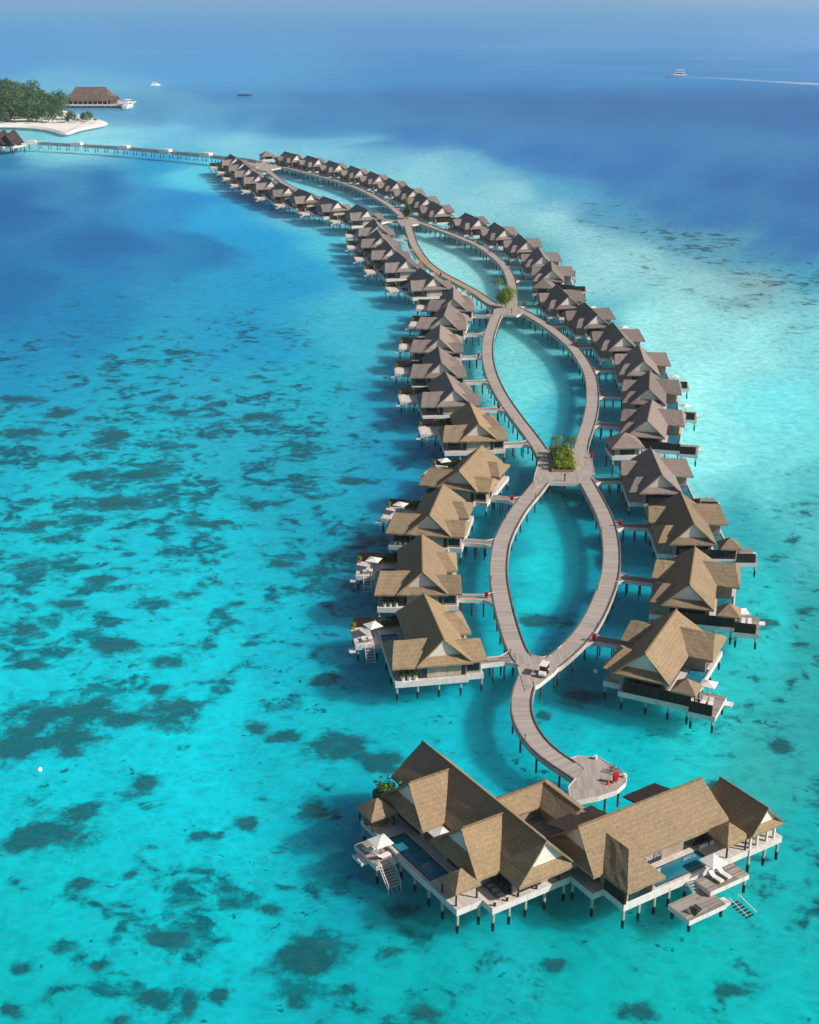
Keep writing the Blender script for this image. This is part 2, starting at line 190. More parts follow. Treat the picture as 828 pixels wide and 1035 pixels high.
def mat_plain(name, col, rough=.6, var=.12, scale=1.5, spec=.3, metal=0):
    m = N(name); v = m.coord()
    f = m.noise(v, scale, 5); c2 = tuple(c*(1-2.2*var) for c in col[:3])+(1,)
    c = m.mix(m.step(f, .3, .7), c2, col)
    return m.done(m.bsdf(c, rough, None, spec, metal))

def mat_thatch(name, base, dark, warm):
    m = N(name); v0 = m.coord()
    oi0 = m.n('ShaderNodeObjectInfo'); off = m.n('ShaderNodeVectorMath', operation='ADD'); m.l(v0, off.inputs[0]); m.l(m.math('MULTIPLY', oi0.outputs['Random'], 70.), off.inputs[1]); v = off.outputs[0]
    big = m.noise(v, .35, 4, .6); mid = m.noise(v, 1.1, 6, .65, .3); fine = m.noise(m.mapping(v, (1,1,.45)), 9, 4, .75)
    c = m.mix(m.step(big, .35, .68), base, warm)
    c = m.mix(m.math('MULTIPLY', m.step(mid, .42, .78), .32), c, dark)
    c = m.mix(m.math('MULTIPLY', m.step(fine, .44, .66), .7), c, dark)
    streak = m.noise(m.mapping(v, (2.2,2.2,.25)), 2.0, 3, .5)
    c = m.mix(m.math('MULTIPLY', m.step(streak, .48, .68), .45), c, tuple(min(1,x*1.4) for x in base[:3])+(1,))
    # thatch courses: faint level lines
    w = m.n('ShaderNodeTexWave', wave_type='BANDS', bands_direction='Z'); m.l(v0, w.inputs[0])
    w.inputs['Scale'].default_value = .8; w.inputs['Distortion'].default_value = 1.2; w.inputs['Detail'].default_value = 3; w.inputs['Detail Scale'].default_value = 2
    c = m.mix(m.math('MULTIPLY', w.outputs['Fac'], .16), c, dark)
    oi = m.n('ShaderNodeObjectInfo'); hsv = m.n('ShaderNodeHueSaturation')
    m.l(c, hsv.inputs['Color']); m.l(m.math('MULTIPLY_ADD', oi.outputs['Random'], .36, .82), hsv.inputs['Value'])
    m.l(m.math('MULTIPLY_ADD', oi.outputs['Random'], .2, .9), hsv.inputs['Saturation'])
    h = m.math('ADD', m.math('MULTIPLY', fine, .6), mid)
    return m.done(m.bsdf(hsv.outputs[0], .95, m.bump(h, .55, .12), .08))

def mat_planks(name, c1, c2, gap, width=.16, axis=0, uv=False, white=None, cs=1.0):
    """boards: one tone per board, dark joints, weathering; faces that stand up take the painted colour"""
    m = N(name)
    if uv: v = m.n('ShaderNodeUVMap').outputs[0]
    else: v = m.coord()
    sp = m.n('ShaderNodeSeparateXYZ'); m.l(v, sp.inputs[0])
    a, b = (sp.outputs[0], sp.outputs[1]) if axis == 0 else (sp.outputs[1], sp.outputs[0])
    q = m.math('DIVIDE', a, width); idx = m.math('FLOOR', q); fr = m.math('FRACT', q)
    wn = m.n('ShaderNodeTexWhiteNoise', noise_dimensions='2D'); cx = m.n('ShaderNodeCombineXYZ')
    m.l(idx, cx.inputs[0]); m.l(m.math('FLOOR', m.math('DIVIDE', b, 3.1)), cx.inputs[1]); m.l(cx.outputs[0], wn.inputs[0])
    grp = m.n('ShaderNodeTexWhiteNoise', noise_dimensions='1D'); m.l(m.math('FLOOR', m.math('DIVIDE', a, 2.7)), grp.inputs['W'])
    st = m.noise(m.coord(), .45, 5, .6)
    f = m.math('ADD', m.math('MULTIPLY', wn.outputs[0], .5), m.math('ADD', m.math('MULTIPLY', grp.outputs[0], .22), m.math('MULTIPLY', st, .5)))
    c = m.mix(m.step(f, .25, 1.0), c1, c2)
    j = m.math('GREATER_THAN', fr, .91); c = m.mix(m.math('MULTIPLY', j, .45), c, gap)
    if white:
        g = m.n('ShaderNodeNewGeometry'); s2 = m.n('ShaderNodeSeparateXYZ'); m.l(g.outputs['True Normal'], s2.inputs[0])
        up = m.math('GREATER_THAN', s2.outputs[2], .5)
        wz = m.n('ShaderNodeSeparateXYZ'); m.l(g.outputs['Position'], wz.inputs[0])
        stain = m.noise(m.mapping(m.coord(), (1,1,.3)), 1.3, 5, .65)
        w = m.mix(m.math('MULTIPLY', m.step(stain, .45, .75), .6), white, tuple(x*.55 for x in white[:3])+(1,))
        c = m.mix(up, w, c)
    return m.done(m.bsdf(c, .75, None, .2))

def mat_leaf(name, c1, c2, c3):
    m = N(name); g = m.n('ShaderNodeNewGeometry')
    c = m.mix(g.outputs['Random Per Island'], c1, c2)
    f = m.noise(m.coord(), .9, 3); c = m.mix(m.math('MULTIPLY', m.step(f, .5, .7), .7), c, c3)
    oi = m.n('ShaderNodeObjectInfo'); hsv = m.n('ShaderNodeHueSaturation'); m.l(c, hsv.inputs['Color'])
    m.l(m.math('MULTIPLY_ADD', oi.outputs['Random'], .5, .75), hsv.inputs['Value'])
    d = m.bsdf(hsv.outputs[0], .55, None, .25)
    t = m.n('ShaderNodeBsdfTranslucent'); m.l(hsv.outputs[0], t.inputs[0])
    mx = m.n('ShaderNodeMixShader'); mx.inputs[0].default_value = .25; m.l(d, mx.inputs[1]); m.l(t.outputs[0], mx.inputs[2])
    return m.done(mx.outputs[0])

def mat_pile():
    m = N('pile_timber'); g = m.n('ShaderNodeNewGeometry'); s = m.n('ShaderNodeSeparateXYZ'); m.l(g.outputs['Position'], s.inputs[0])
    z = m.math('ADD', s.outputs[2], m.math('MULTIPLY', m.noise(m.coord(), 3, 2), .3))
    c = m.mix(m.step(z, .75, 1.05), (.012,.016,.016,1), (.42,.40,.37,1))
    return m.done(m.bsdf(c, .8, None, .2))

def mat_pool(name, c1, c2):
    m = N(name); v = m.coord(); f = m.noise(v, .5, 3)
    c = m.mix(m.step(f, .3, .7), c1, c2)
    return m.done(m.bsdf(c, .08, m.bump(m.noise(v, 3, 2), .12, .03), .5))

THATCH = mat_thatch('brown_thatch', (.335,.250,.160,1), (.125,.094,.064,1), (.385,.285,.178,1))
GREY_THATCH = mat_thatch('grey_thatch', (.27,.222,.20,1), (.12,.10,.096,1), (.31,.25,.22,1))
GREY_THATCH_OLD = mat_thatch('weathered_thatch', (.26,.222,.21,1), (.12,.105,.108,1), (.285,.24,.22,1))
RIDGE = mat_plain('ridge_thatch', (.30,.21,.125,1), .95, .2, 4, .05)
GREY_RIDGE = mat_plain('grey_ridge_thatch', (.22,.185,.165,1), .95, .2, 4, .05)
GABLE = mat_plain('painted_gable_boards', (.86,.78,.70,1), .7, .05, .8)
WHITE = mat_plain('white_paint', (.78,.74,.70,1), .6, .07, .9)
DECK = mat_planks('pale_deck_boards', (.55,.49,.45,1), (.76,.70,.65,1), (.22,.19,.17,1), .2, 0, False, (.70,.66,.63,1))
GREYDECK = mat_planks('silvered_deck_boards', (.22,.185,.165,1), (.47,.42,.385,1), (.09,.08,.07,1), .22, 1, False, (.72,.68,.65,1))
WALK = mat_planks('boardwalk_boards', (.375,.322,.292,1), (.50,.435,.395,1), (.17,.14,.12,1), .3, 0, True)
NEWWALK = mat_planks('newer_boardwalk_boards', (.40,.27,.17,1), (.52,.37,.25,1), (.16,.11,.07,1), .3, 0, True)
PLAT = mat_planks('platform_boards', (.36,.31,.28,1), (.49,.425,.385,1), (.17,.14,.12,1), .3, 0, False)
KERB = mat_plain('kerb_timber', (.20,.165,.15,1), .8, .15, .6)
FASCIA = mat_plain('boardwalk_fascia', (.60,.55,.51,1), .7, .16, .25)
PILE = mat_pile()
FENCE = mat_planks('dark_fence_boards', (.018,.013,.010,1), (.05,.036,.028,1), (.004,.003,.003,1), .22, 0, False)
FENCE_Y = mat_planks('dark_fence_boards_side', (.018,.013,.010,1), (.05,.036,.028,1), (.004,.003,.003,1), .22, 1, False)
SLAT = mat_planks('pale_wall_boards', (.42,.34,.26,1), (.58,.48,.38,1), (.2,.15,.11,1), .3, 0, False)
WALL = mat_plain('timber_wall', (.40,.33,.26,1), .75, .12, .8)
GLASS = mat_plain('window_glass', (.02,.028,.032,1), .12, .2, .6, .5)
FRAME = mat_plain('dark_timber', (.045,.032,.025,1), .7, .2, 2)
DARKROOF = mat_thatch('dark_shingle', (.055,.045,.038,1), (.025,.02,.018,1), (.07,.055,.045,1))
DARKCHAIR = mat_plain('dark_wicker', (.075,.055,.04,1), .8, .3, 3)
WALKPILE = mat_plain('boardwalk_pile', (.10,.11,.11,1), .85, .3, 1)
POOL = mat_pool('villa_pool_water', (.015,.16,.24,1), (.03,.24,.32,1))
DARKPOOL = mat_pool('dark_pool_water', (.012,.17,.26,1), (.02,.24,.33,1))
TILE = mat_plain('pool_tile', (.02,.055,.075,1), .4, .15, 2)
RIM = mat_plain('pool_rim_stone', (.10,.13,.13,1), .5, .2, .8)
LEAF = mat_leaf('leaves', (.05,.115,.018,1), (.11,.19,.03,1), (.025,.06,.012,1))
BRIGHTLEAF = mat_leaf('bright_leaves', (.17,.29,.02,1), (.38,.45,.04,1), (.07,.15,.015,1))
ISLELEAF = mat_leaf('island_leaves', (.06,.15,.06,1), (.10,.20,.08,1), (.03,.085,.05,1))
PALMLEAF = mat_leaf('palm_leaves', (.10,.20,.03,1), (.20,.30,.05,1), (.05,.11,.02,1))
TRUNK = mat_plain('tree_bark', (.20,.15,.11,1), .9, .2, 3)
CANVAS = mat_plain('white_canvas', (.84,.80,.77,1), .8, .04, 2)
RED = mat_plain('red_paint', (.62,.012,.02,1), .4, .1, 2)
ORANGE = mat_plain('orange_plastic', (.75,.16,.03,1), .5, .1, 2)
BLACK = mat_plain('black_rubber', (.02,.02,.022,1), .6, .1, 2)
STEEL = mat_plain('brushed_steel', (.5,.5,.5,1), .35, .1, 3, .5, .6)
CUSHION = mat_plain('grey_cushion', (.45,.43,.45,1), .9, .1, 2)
REDSEAT = mat_plain('maroon_seat', (.20,.02,.03,1), .6, .1, 2)
SOIL = mat_plain('planter_soil', (.08,.05,.03,1), .95, .2, 2)
CLAY = mat_plain('clay_planter', (.40,.20,.11,1), .8, .12, 2)
PLANTERWOOD = mat_plain('planter_timber', (.34,.22,.14,1), .8, .12, 1)
SAND = mat_plain('beach_sand', (.95,.92,.88,1), .9, .05, .05)
FARTHATCH = mat_plain('far_thatch', (.20,.14,.125,1), .95, .18, .3, .05)
HULL = mat_plain('boat_hull', (.93,.93,.93,1), .35, .04, 1)
FARHUT = mat_plain('dark_far_thatch', (.075,.055,.055,1), .95, .18, .3, .05)
NAVY = mat_plain('navy_hull', (.08,.17,.27,1), .35, .1, 1)

# ------------------------------------------------------------------ roofs
def dutch(c, axis, u0, u1, e0, e1, w0, w1, zr, ze, zb, g0, g1):
    """gablet roof: straight slopes, a skirt under each gable. c = (x, y) of the ridge line origin"""
    def p(u, v, z): return (c[0]+v, c[1]+u, z) if axis == 'y' else (c[0]+u, c[1]+v, z)
    s = [[p(u0,0,zr), p(u1,0,zr), p(e1,w1,ze), p(e0,w1,ze)], [p(u0,0,zr), p(u1,0,zr), p(e1,-w0,ze), p(e0,-w0,ze)]]
    k = (zr-zb)/(zr-ze); skirts = []; tris = []
    for e, g, on in ((e0, g0, g0 is not None), (e1, g1, g1 is not None)):
        if not on: continue
        skirts.append([p(e,-w0,ze), p(e,w1,ze), p(g,w1*k-.02,zb), p(g,-w0*k+.02,zb)])
        tris.append([p(g,-w0*k,zb-.12), p(g,w1*k,zb-.12), p(g,0,zr-.12)])
    return s, skirts, tris
def gable_mesh(tri, axis, t=.08):
    m = MB(); off = (0,t,0) if axis == 'y' else (t,0,0)
    a = [Vector(p)-Vector(off)/2 for p in tri]; b = [Vector(p)+Vector(off)/2 for p in tri]
    m.poly(a); m.poly(list(reversed(b)))
    for i in range(3): j = (i+1)%3; m.poly([a[i],a[j],b[j],b[i]])
    return m
def soften(o, cut=1.1, amp=.065):
    """thatch is never dead straight: subdivide long edges and nudge the vertices"""
    me = o.data; bm = bmesh.new(); bm.from_mesh(me)
    for _ in range(3):
        es = [e for e in bm.edges if e.calc_length() > cut*1.6]
        if not es: break
        bmesh.ops.subdivide_edges(bm, edges=es, cuts=1, use_grid_fill=True)
    bmesh.ops.triangulate(bm, faces=[f for f in bm.faces if len(f.verts) > 4])
    rnd = random.Random(3)
    for v in bm.verts: v.co.z += rnd.uniform(-amp, amp); v.co.x += rnd.uniform(-amp, amp)*.6; v.co.y += rnd.uniform(-amp, amp)*.6
    bm.to_mesh(me); bm.free()
def hut_roof(x, y, h, za, ze, t=.28):
    A = (x, y, za); q = [(x-h,y-h,ze),(x+h,y-h,ze),(x+h,y+h,ze),(x-h,y+h,ze)]
    return [[A, q[i], q[(i+1)%4]] for i in range(4)]

# ------------------------------------------------------------------ foliage
def leaf_clump(n, rx, ry, rz, c, size, rnd, m=None, boxy=False, flat=.0):
    m = m or MB()
    for _ in range(n):
        while True:
            p = Vector((rnd.uniform(-1,1), rnd.uniform(-1,1), rnd.uniform(-1,1)))
            if boxy or p.length <= 1: break
        if not boxy: p = p.normalized()*(p.length**.45)
        lump = 1 + .22*math.sin(p.x*5.1+p.y*3.3)+.18*math.sin(p.z*6+p.y*4.7)
        q = Vector((c[0]+p.x*rx*lump, c[1]+p.y*ry*lump, c[2]+p.z*rz*lump))
        nrm = (Vector((p.x, p.y, p.z+.6))+Vector((rnd.gauss(0,.5), rnd.gauss(0,.5), rnd.gauss(0,.5)))).normalized()
        u = nrm.orthogonal().normalized(); u.rotate(Matrix.Rotation(rnd.uniform(0,6.28), 3, nrm)); w = nrm.cross(u)
        s = size*rnd.uniform(.6,1.35)
        m.poly([q-u*s, q-w*s*.5+nrm*s*.1, q+u*s, q+w*s*.5+nrm*s*.1])
    return m
def palm_parts(h, lean, rnd, nf=15, fl=2.6):
    t = MB(); pts = [(lean[0]*(k/6)**2, lean[1]*(k/6)**2, h*k/6) for k in range(7)]
    for k in range(6): t.tube(pts[k], pts[k+1], .17-.012*k, 7, .16-.012*k)
    top = Vector(pts[-1]); cr = MB()
    for i in range(nf):
        az = 2*math.pi*i/nf + rnd.uniform(-.2,.2); up = rnd.uniform(.1,1.15); L = fl*rnd.uniform(.8,1.1)
        d = Vector((math.cos(az), math.sin(az), 0)); side = Vector((-d.y, d.x, 0)); prev = top
        for k in range(1, 13):
            s = k/12; p = top + d*(L*s*math.cos(up*.55)) + Vector((0,0, L*(up*.75*s - 1.05*s*s)))
            wdt = .62*math.sin(min(1, s*1.15+.08)*math.pi*.95)+.05
            for sg in (-1, 1):
                a = prev.lerp(p, .12); b = prev.lerp(p, .78); tip = p + side*sg*wdt + d*wdt*.45 - Vector((0,0,wdt*.45))
                cr.poly([a, b, tip])
            prev = p
    return t, cr

# ------------------------------------------------------------------ the standard overwater villa (local x = seaward, y = along the row)
def villa(label, thatch, ridge, hut, left):
    t = thing('overwater_villa', label, 'villa')
    s, sk, tri = dutch((0,0), 'y', -8.2, 8.2, -9.5, 9.5, 4.2, 4.2, 8.6, 5.1, 5.95, -8.02, 8.02)
    m = MB(); m.slab(s+sk, .27); ro = m.build('roof', thatch, t); soften(ro)
    for q in tri: gable_mesh(q, 'y').build('gable', GABLE, ro)
    m = MB(); m.tube((0,-8.3,8.58),(0,8.3,8.58),.17,6); m.build('ridge_cap', ridge, ro)
    m = MB(); m.slab([[(1.3,5,7.4),(6.9,5,7.4),(7.9,9.4,5.1),(4.05,9.4,5.1)], [(1.3,5,7.4),(6.9,5,7.4),(7.9,.5,5.1),(4.05,.5,5.1)], [(6.9,5,7.4),(7.9,9.4,5.1),(7.9,.5,5.1)]], .32)
    soften(m.build('wing_roof', thatch, t))
    m = MB(); m.slab([[(-2.1,5.2,6.75),(-6.2,5.2,6.75),(-6.5,9.0,5.0),(-4.2,9.0,5.0)], [(-2.1,5.2,6.75),(-6.2,5.2,6.75),(-6.5,1.4,5.0),(-4.2,1.4,5.0)]], .3)
    m.slab([[(-6.15,5.2,6.6),(-6.5,8.9,4.96),(-6.5,1.5,4.96)]], .1); soften(m.build('porch_roof', thatch, t))
    m = MB(); m.slab([[(-2.1,-4.3,6.75),(-4.3,-4.3,6.75),(-6.1,-8.4,5.0),(-4.2,-8.4,5.0)], [(-2.1,-4.3,6.75),(-4.3,-4.3,6.75),(-6.1,-.3,5.0),(-4.2,-.3,5.0)], [(-4.3,-4.3,6.75),(-6.1,-8.4,5.0),(-6.1,-.3,5.0)]], .3)
    soften(m.build('porch_roof', thatch, t))
    # walls
    m = MB(); m.box(-3.4,-8.5,2.6,3.4,8.5,5.25); m.box(3.4,1.5,2.6,6.7,7.3,5.1); m.box(-5.7,2.1,2.6,-3.4,8.1,5.05); m.box(-5.2,-7.3,2.6,-3.4,-1.2,5.05)
    m.build('wall', WALL, t)
    m = MB(); m.box(-2.6,8.503,2.75,2.5,8.56,4.5); m.build('wall_cladding', SLAT, t)
    def win(x0,y0,x1,y1,z0=2.7,z1=4.85):
        f = MB(); e = .05
        if abs(x1-x0) < .01:
            sg = 1 if x0 > 0 else -1
            f.box(min(x0,x0+sg*.05),y0,z0,max(x0,x0+sg*.05),y1,z1); o = f.build('window', FRAME, t)
            g = MB(); n = max(1,int((y1-y0)/1.2)); w = (y1-y0)/n
            for i in range(n): g.box(min(x0+sg*.05,x0+sg*.06),y0+i*w+.06,z0+.08,max(x0+sg*.05,x0+sg*.06),y0+(i+1)*w-.06,z1-.08)
        else:
            sg = 1 if y0 > 0 else -1
            f.box(x0,min(y0,y0+sg*.05),z0,x1,max(y0,y0+sg*.05),z1); o = f.build('window', FRAME, t)
            g = MB(); n = max(1,int((x1-x0)/1.2)); w = (x1-x0)/n
            for i in range(n): g.box(x0+i*w+.06,min(y0+sg*.05,y0+sg*.06),z0+.08,x0+(i+1)*w-.06,max(y0+sg*.05,y0+sg*.06),z1-.08)
        g.build('glass', GLASS, o)
    win(3.4,-6.6,3.4,1.0); win(3.9,7.3,6.5,7.3); win(6.7,2,6.7,6.9); win(-2.8,-8.5,2.8,-8.5); win(-5.2,-6.8,-5.2,-1.6,3.1,4.6); win(2.56,8.5,3.3,8.5); win(-3.3,8.5,-2.66,8.5); win(-5.5,8.1,-3.6,8.1,3.0)
    m = MB(); m.box(-5.76,4.4,2.62,-5.703,5.6,4.7); d = m.build('door', FRAME, t)
    m = MB(); m.box(-5.80,4.55,3.5,-5.765,4.62,3.7); m.build('handle', STEEL, d)
    # decks
    m = MB(); m.prism([(-6.05,-7.9),(-3.1,-7.9),(-3.1,-9.95),(4.5,-9.95),(4.5,9.25),(-3.6,9.25),(-3.6,8.55),(-6.05,8.55)],1.75,2.6)
    m.box(4.5,-9.95,1.75,7.4,-6.8,2.6); m.box(4.5,2.3,1.75,7.4,9.25,2.6); m.box(7.12,-6.8,1.75,7.4,2.3,2.56)
    m.build('deck', DECK, t)
    m = MB(); m.box(7.43,-10.8,1.55,11.4,-4.2,2.3); m.build('sun_deck', DECK if left else GREYDECK, t)
    m = MB(); m.box(11.42,-5.3,1.25,12.4,-3.95,1.5); m.build('landing', WHITE, t)
    m = MB()
    for k in range(6): m.box(8.7,-4.18+.34*k,1.95-.33*k,10.0,-3.88+.34*k,2.02-.33*k)
    st = m.build('stairs', GREYDECK, t)
    for x in (8.66,10.04):
        m = MB(); m.tube((x,-4.2,2.95),(x,-2.1,.9),.04,5); m.tube((x,-4.2,2.0),(x,-4.2,2.95),.04,5); m.tube((x,-2.2,.1),(x,-2.2,1.0),.04,5)
        m.build('handrail', WHITE, st)
    # pool
    m = MB(); m.box(4.5,-6.8,1.8,7.12,2.3,2.0)
    for a in ((4.5,-6.8,4.56,2.3),(7.06,-6.8,7.12,2.3),(4.5,-6.8,7.12,-6.74),(4.5,2.24,7.12,2.3)): m.box(a[0],a[1],2.0,a[2],a[3],2.57)
    po = m.build('pool', TILE, t)
    m = MB(); m.poly([(4.56,-6.74,2.47),(7.06,-6.74,2.47),(7.06,2.24,2.47),(4.56,2.24,2.47)]); m.build('pool_water', POOL, po)
    # dark privacy fence
    m = MB(); m.box(-2.4,-9.9,2.6,4.9,-9.8,4.35); m.box(4.92,-9.9,2.6,7.5,-9.8,4.2); m.box(7.52,-10.72,2.3,10.9,-10.62,4.0)
    f = m.build('fence', FENCE, t)
    for x in (-2.4,1.2,4.9,7.5): m = MB(); m.box(x-.06,-9.79,2.6,x+.06,-9.69,4.3); m.build('post', FRAME, f)
    rnd = random.Random(11)
    if left:
        m = MB(); m.box(4.6,-9.7,2.6,7.6,-8.9,3.0); b = m.build('planter', PLANTERWOOD, t)
        leaf_clump(420,1.45,.5,.65,(6.1,-9.25,3.55),.17,rnd,None,True).build('hedge', LEAF, b)
        m = MB(); m.box(10.7,-10.5,2.3,11.25,-9.95,2.8); b = m.build('planter', CLAY, t)
        leaf_clump(120,.35,.35,.4,(10.97,-10.2,3.15),.14,rnd).build('shrub', BRIGHTLEAF, b)
    else:
        m = MB(); m.box(-2.2,-9.7,2.6,2.2,-9.2,2.9); b = m.build('planter', PLANTERWOOD, t)
        leaf_clump(220,2.1,.3,.5,(0,-9.4,3.3),.15,rnd,None,True).build('hedge', LEAF, b)
    # piles
    for x, y in ((-2.6,-9.5),(1,-9.5),(4.3,-9.5),(7.1,-9.5),(-5.8,8.3),(-2.5,8.9),(.8,8.9),(4,8.9),(7.1,8.9),(7.1,-1),(7.1,3.6),(-5.8,3),(-5.8,-7.6),(-5.8,-2.5),(7.9,-10.4),(11,-10.4),(11,-4.6),(8,-4.6)):
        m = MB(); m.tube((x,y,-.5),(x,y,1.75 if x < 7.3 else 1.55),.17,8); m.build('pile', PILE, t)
    if hut:
        h = MB(); h.slab(hut_roof(6.5,-8.6,1.85,6.3,4.75), .26); ho = h.build('pavilion_roof', thatch, t); soften(ho, .7, .035)
        for x in (5,8):
            for y in (-9.6,-7.1):
                m = MB(); m.box(x-.07,y-.07,2.6 if x < 7.4 else 2.3,x+.07,y+.07,4.75); m.build('pavilion_post', FRAME, t)
    freeze(t); return t

def place(o, x, y, rz, label, group):
    o.location = (x, y, 0); o.rotation_euler = (0,0,rz); o['label'] = label; o['group'] = group

PROTO = {}
VILLAS = {}
def villa_label(row, i, tone):
    extra = ''
    if row == 'left' and i == 0: return 'brown thatched overwater villa nearest the camera in the left row'
    if row == 'right' and i == 0: return 'brown thatched overwater villa nearest the camera in the right row'
    if i == 23: return f'{tone} thatched overwater villa farthest from the camera in the {row} row'
    return f'{tone} thatched overwater villa, {ORD[i]} from the near end of the {row} row'
for row, tab in (('left', LEFT), ('right', RIGHT)):
    for i, (x, y, a) in enumerate(tab):
        brown = i < 5 if row == 'left' else i < 3
        tone = 'brown' if brown else 'grey'
        kind = (row, 'brown' if brown else ('grey' if i < 11 else 'old'))
        lab = villa_label(row, i, tone)
        if kind not in PROTO:
            o = PROTO[kind] = villa(lab, {'brown':THATCH,'grey':GREY_THATCH,'old':GREY_THATCH_OLD}[kind[1]], RIDGE if brown else GREY_RIDGE, row == 'right' and brown, row == 'left')
        else: o = copy_tree(PROTO[kind])
        place(o, x, y, R(a-90+(180 if row == 'left' else 0)), lab, f'thatched villas in the {row} row')
        VILLAS[(row, i)] = o
bpy.context.view_layer.update()

# ------------------------------------------------------------------ boardwalk
ZD = 2.6
def smooth(pts, step=1.4):
    P = [Vector((p[0],p[1])) for p in pts]; out = []
    for i in range(len(P)-1):
        p0 = P[i-1] if i else P[0]*2-P[1]; p1, p2 = P[i], P[i+1]; p3 = P[i+2] if i+2 < len(P) else P[-1]*2-P[-2]
        n = max(2, int((p2-p1).length/step))
        for k in range(n):
            t = k/n
            out.append(.5*((2*p1)+(p2-p0)*t+(2*p0-5*p1+4*p2-p3)*t*t+(3*p1-p0-3*p2+p3)*t**3))
    out.append(P[-1])
    for _ in range(6): out = [out[0]]+[(out[i-1]+out[i]*2+out[i+1])/4 for i in range(1,len(out)-1)]+[out[-1]]
    return out
def frames(c):
    T = [(c[min(i+1,len(c)-1)]-c[max(i-1,0)]).normalized() for i in range(len(c))]
    return [Vector((-t.y,t.x)) for t in T]
WID = {'tail':3.0,'JET':3.0}
LINES = {k: smooth(v) for k, v in PATHS.items()}
walk = thing('boardwalk', 'long grey timber boardwalk on piles looping around the lagoons between the villa rows', 'boardwalk')
def inside_poly(p, pl):
    r = False; n = len(pl)
    for i in range(n):
        a, b = pl[i], pl[(i+1)%n]
        if (a[1] > p[1]) != (b[1] > p[1]) and p[0] < (b[0]-a[0])*(p[1]-a[1])/(b[1]-a[1])+a[0]: r = not r
    return r
def on_other(p, key):
    for k, c in LINES.items():
        if k != key and min((p-q).length for q in c) < WID.get(k,3.1)/2-.05: return True
    return any(inside_poly(p, pl) for pl in PLATS.values())
def ribbon(name, key, c, w, z, mat, parent, i0=0, i1=None):
    i1 = len(c)-1 if i1 is None else i1; nr = frames(c); m = MB(); s = 0
    for i in range(i0, i1):
        d = (c[i+1]-c[i]).length
        a, b = c[i]+nr[i]*w/2, c[i]-nr[i]*w/2; e, f = c[i+1]+nr[i+1]*w/2, c[i+1]-nr[i+1]*w/2
        m.poly([(b.x,b.y,z),(f.x,f.y,z),(e.x,e.y,z),(a.x,a.y,z)], [(s,0),(s+d,0),(s+d,w),(s,w)])
        m.poly([(a.x,a.y,z-.22),(e.x,e.y,z-.22),(f.x,f.y,z-.22),(b.x,b.y,z-.22)], [(s,0)]*4)
        s += d
    return m.build(name, mat, parent)
PILES = []
for j, (key, c) in enumerate(LINES.items()):
    w = WID.get(key, 3.1); z = ZD+.004*j; nr = frames(c)
    if key == 'JET': continue
    if key == 'A3L':
        k0, k1 = int(len(c)*.10), int(len(c)*.58)
        ribbon('deck', key, c, w, z, WALK, walk, 0, k0); o = ribbon('deck', key, c, w, z, NEWWALK, walk, k0, k1); o['label'] = 'newer tan boards on one curved stretch'
        ribbon('deck', key, c, w, z, WALK, walk, k1)
    else: ribbon('deck', key, c, w, z, WALK, walk)
    kb, fa = MB(), MB()
    for sg in (-1, 1):
        for i in range(len(c)-1):
            q = (c[i]+c[i+1])/2+(nr[i]+nr[i+1])/2*sg*w/2
            if on_other(q, key): continue
            def pt(ii, o): v = c[ii]+nr[ii]*sg*(w/2+o); return (v.x, v.y)
            a0,a1,b0,b1 = pt(i,-.14),pt(i,.06),pt(i+1,-.14),pt(i+1,.06)
            kb.prism([a0,b0,b1,a1] if sg < 0 else [a1,b1,b0,a0], z+.003, z+.16)
            a0,a1,b0,b1 = pt(i,.0),pt(i,.1),pt(i+1,.0),pt(i+1,.1)
            fa.prism([a0,b0,b1,a1] if sg < 0 else [a1,b1,b0,a0], z-.75, z-.02)
        dist = 0
        for i in range(1, len(c)):
            dist += (c[i]-c[i-1]).length
            if dist > 4.4:
                dist = 0; q = c[i]+nr[i]*sg*(w/2-.22)
                if not on_other(c[i]+nr[i]*sg*w/2, key): PILES.append((q.x, q.y))
    kb.build('kerb', KERB, walk); fa.build('fascia', FASCIA, walk)
for j, (key, pl) in enumerate(PLATS.items()):
    m = MB(); z = ZD+.06+.004*j
    if sum(pl[i][0]*pl[(i+1)%len(pl)][1]-pl[(i+1)%len(pl)][0]*pl[i][1] for i in range(len(pl))) < 0: pl = pl[::-1]
    m.prism(pl, z-.2, z); m.build('platform', PLAT, walk)
    fa = MB()
    for i in range(len(pl)):
        a, b = Vector(pl[i]), Vector(pl[(i+1)%len(pl)]); n = (b-a).normalized(); n = Vector((n.y,-n.x)); L = (b-a).length; K = max(1,int(L/1.0))
        for k in range(K):
            p, q = a.lerp(b,k/K), a.lerp(b,(k+1)/K)
            mid = (p+q)/2+n*.15
            if any(min((mid-s).length for s in c) < WID.get(kk,3.1)/2-.02 for kk, c in LINES.items()) : continue
            fa.prism([tuple(p+n*.003),tuple(p+n*.10),tuple(q+n*.10),tuple(q+n*.003)], z-.6, z+.08)
            if k%3 == 1: PILES.append(tuple(p-n*.3))
    if fa.f: fa.build('fascia', WHITE, walk)
PILES.sort(key=lambda p: p[1])
rest = MB()
for i, (x, y) in enumerate(PILES):
    m = MB() if i < 100 else rest
    m.tube((x,y,-.5),(x,y,ZD-.2),.16,7 if i < 100 else 5)
    if i < 100: m.build('pile', WALKPILE, walk)
o = rest.build('pile', WALKPILE, walk); o['kind'] = 'stuff'
m = MB(); cnt = 0
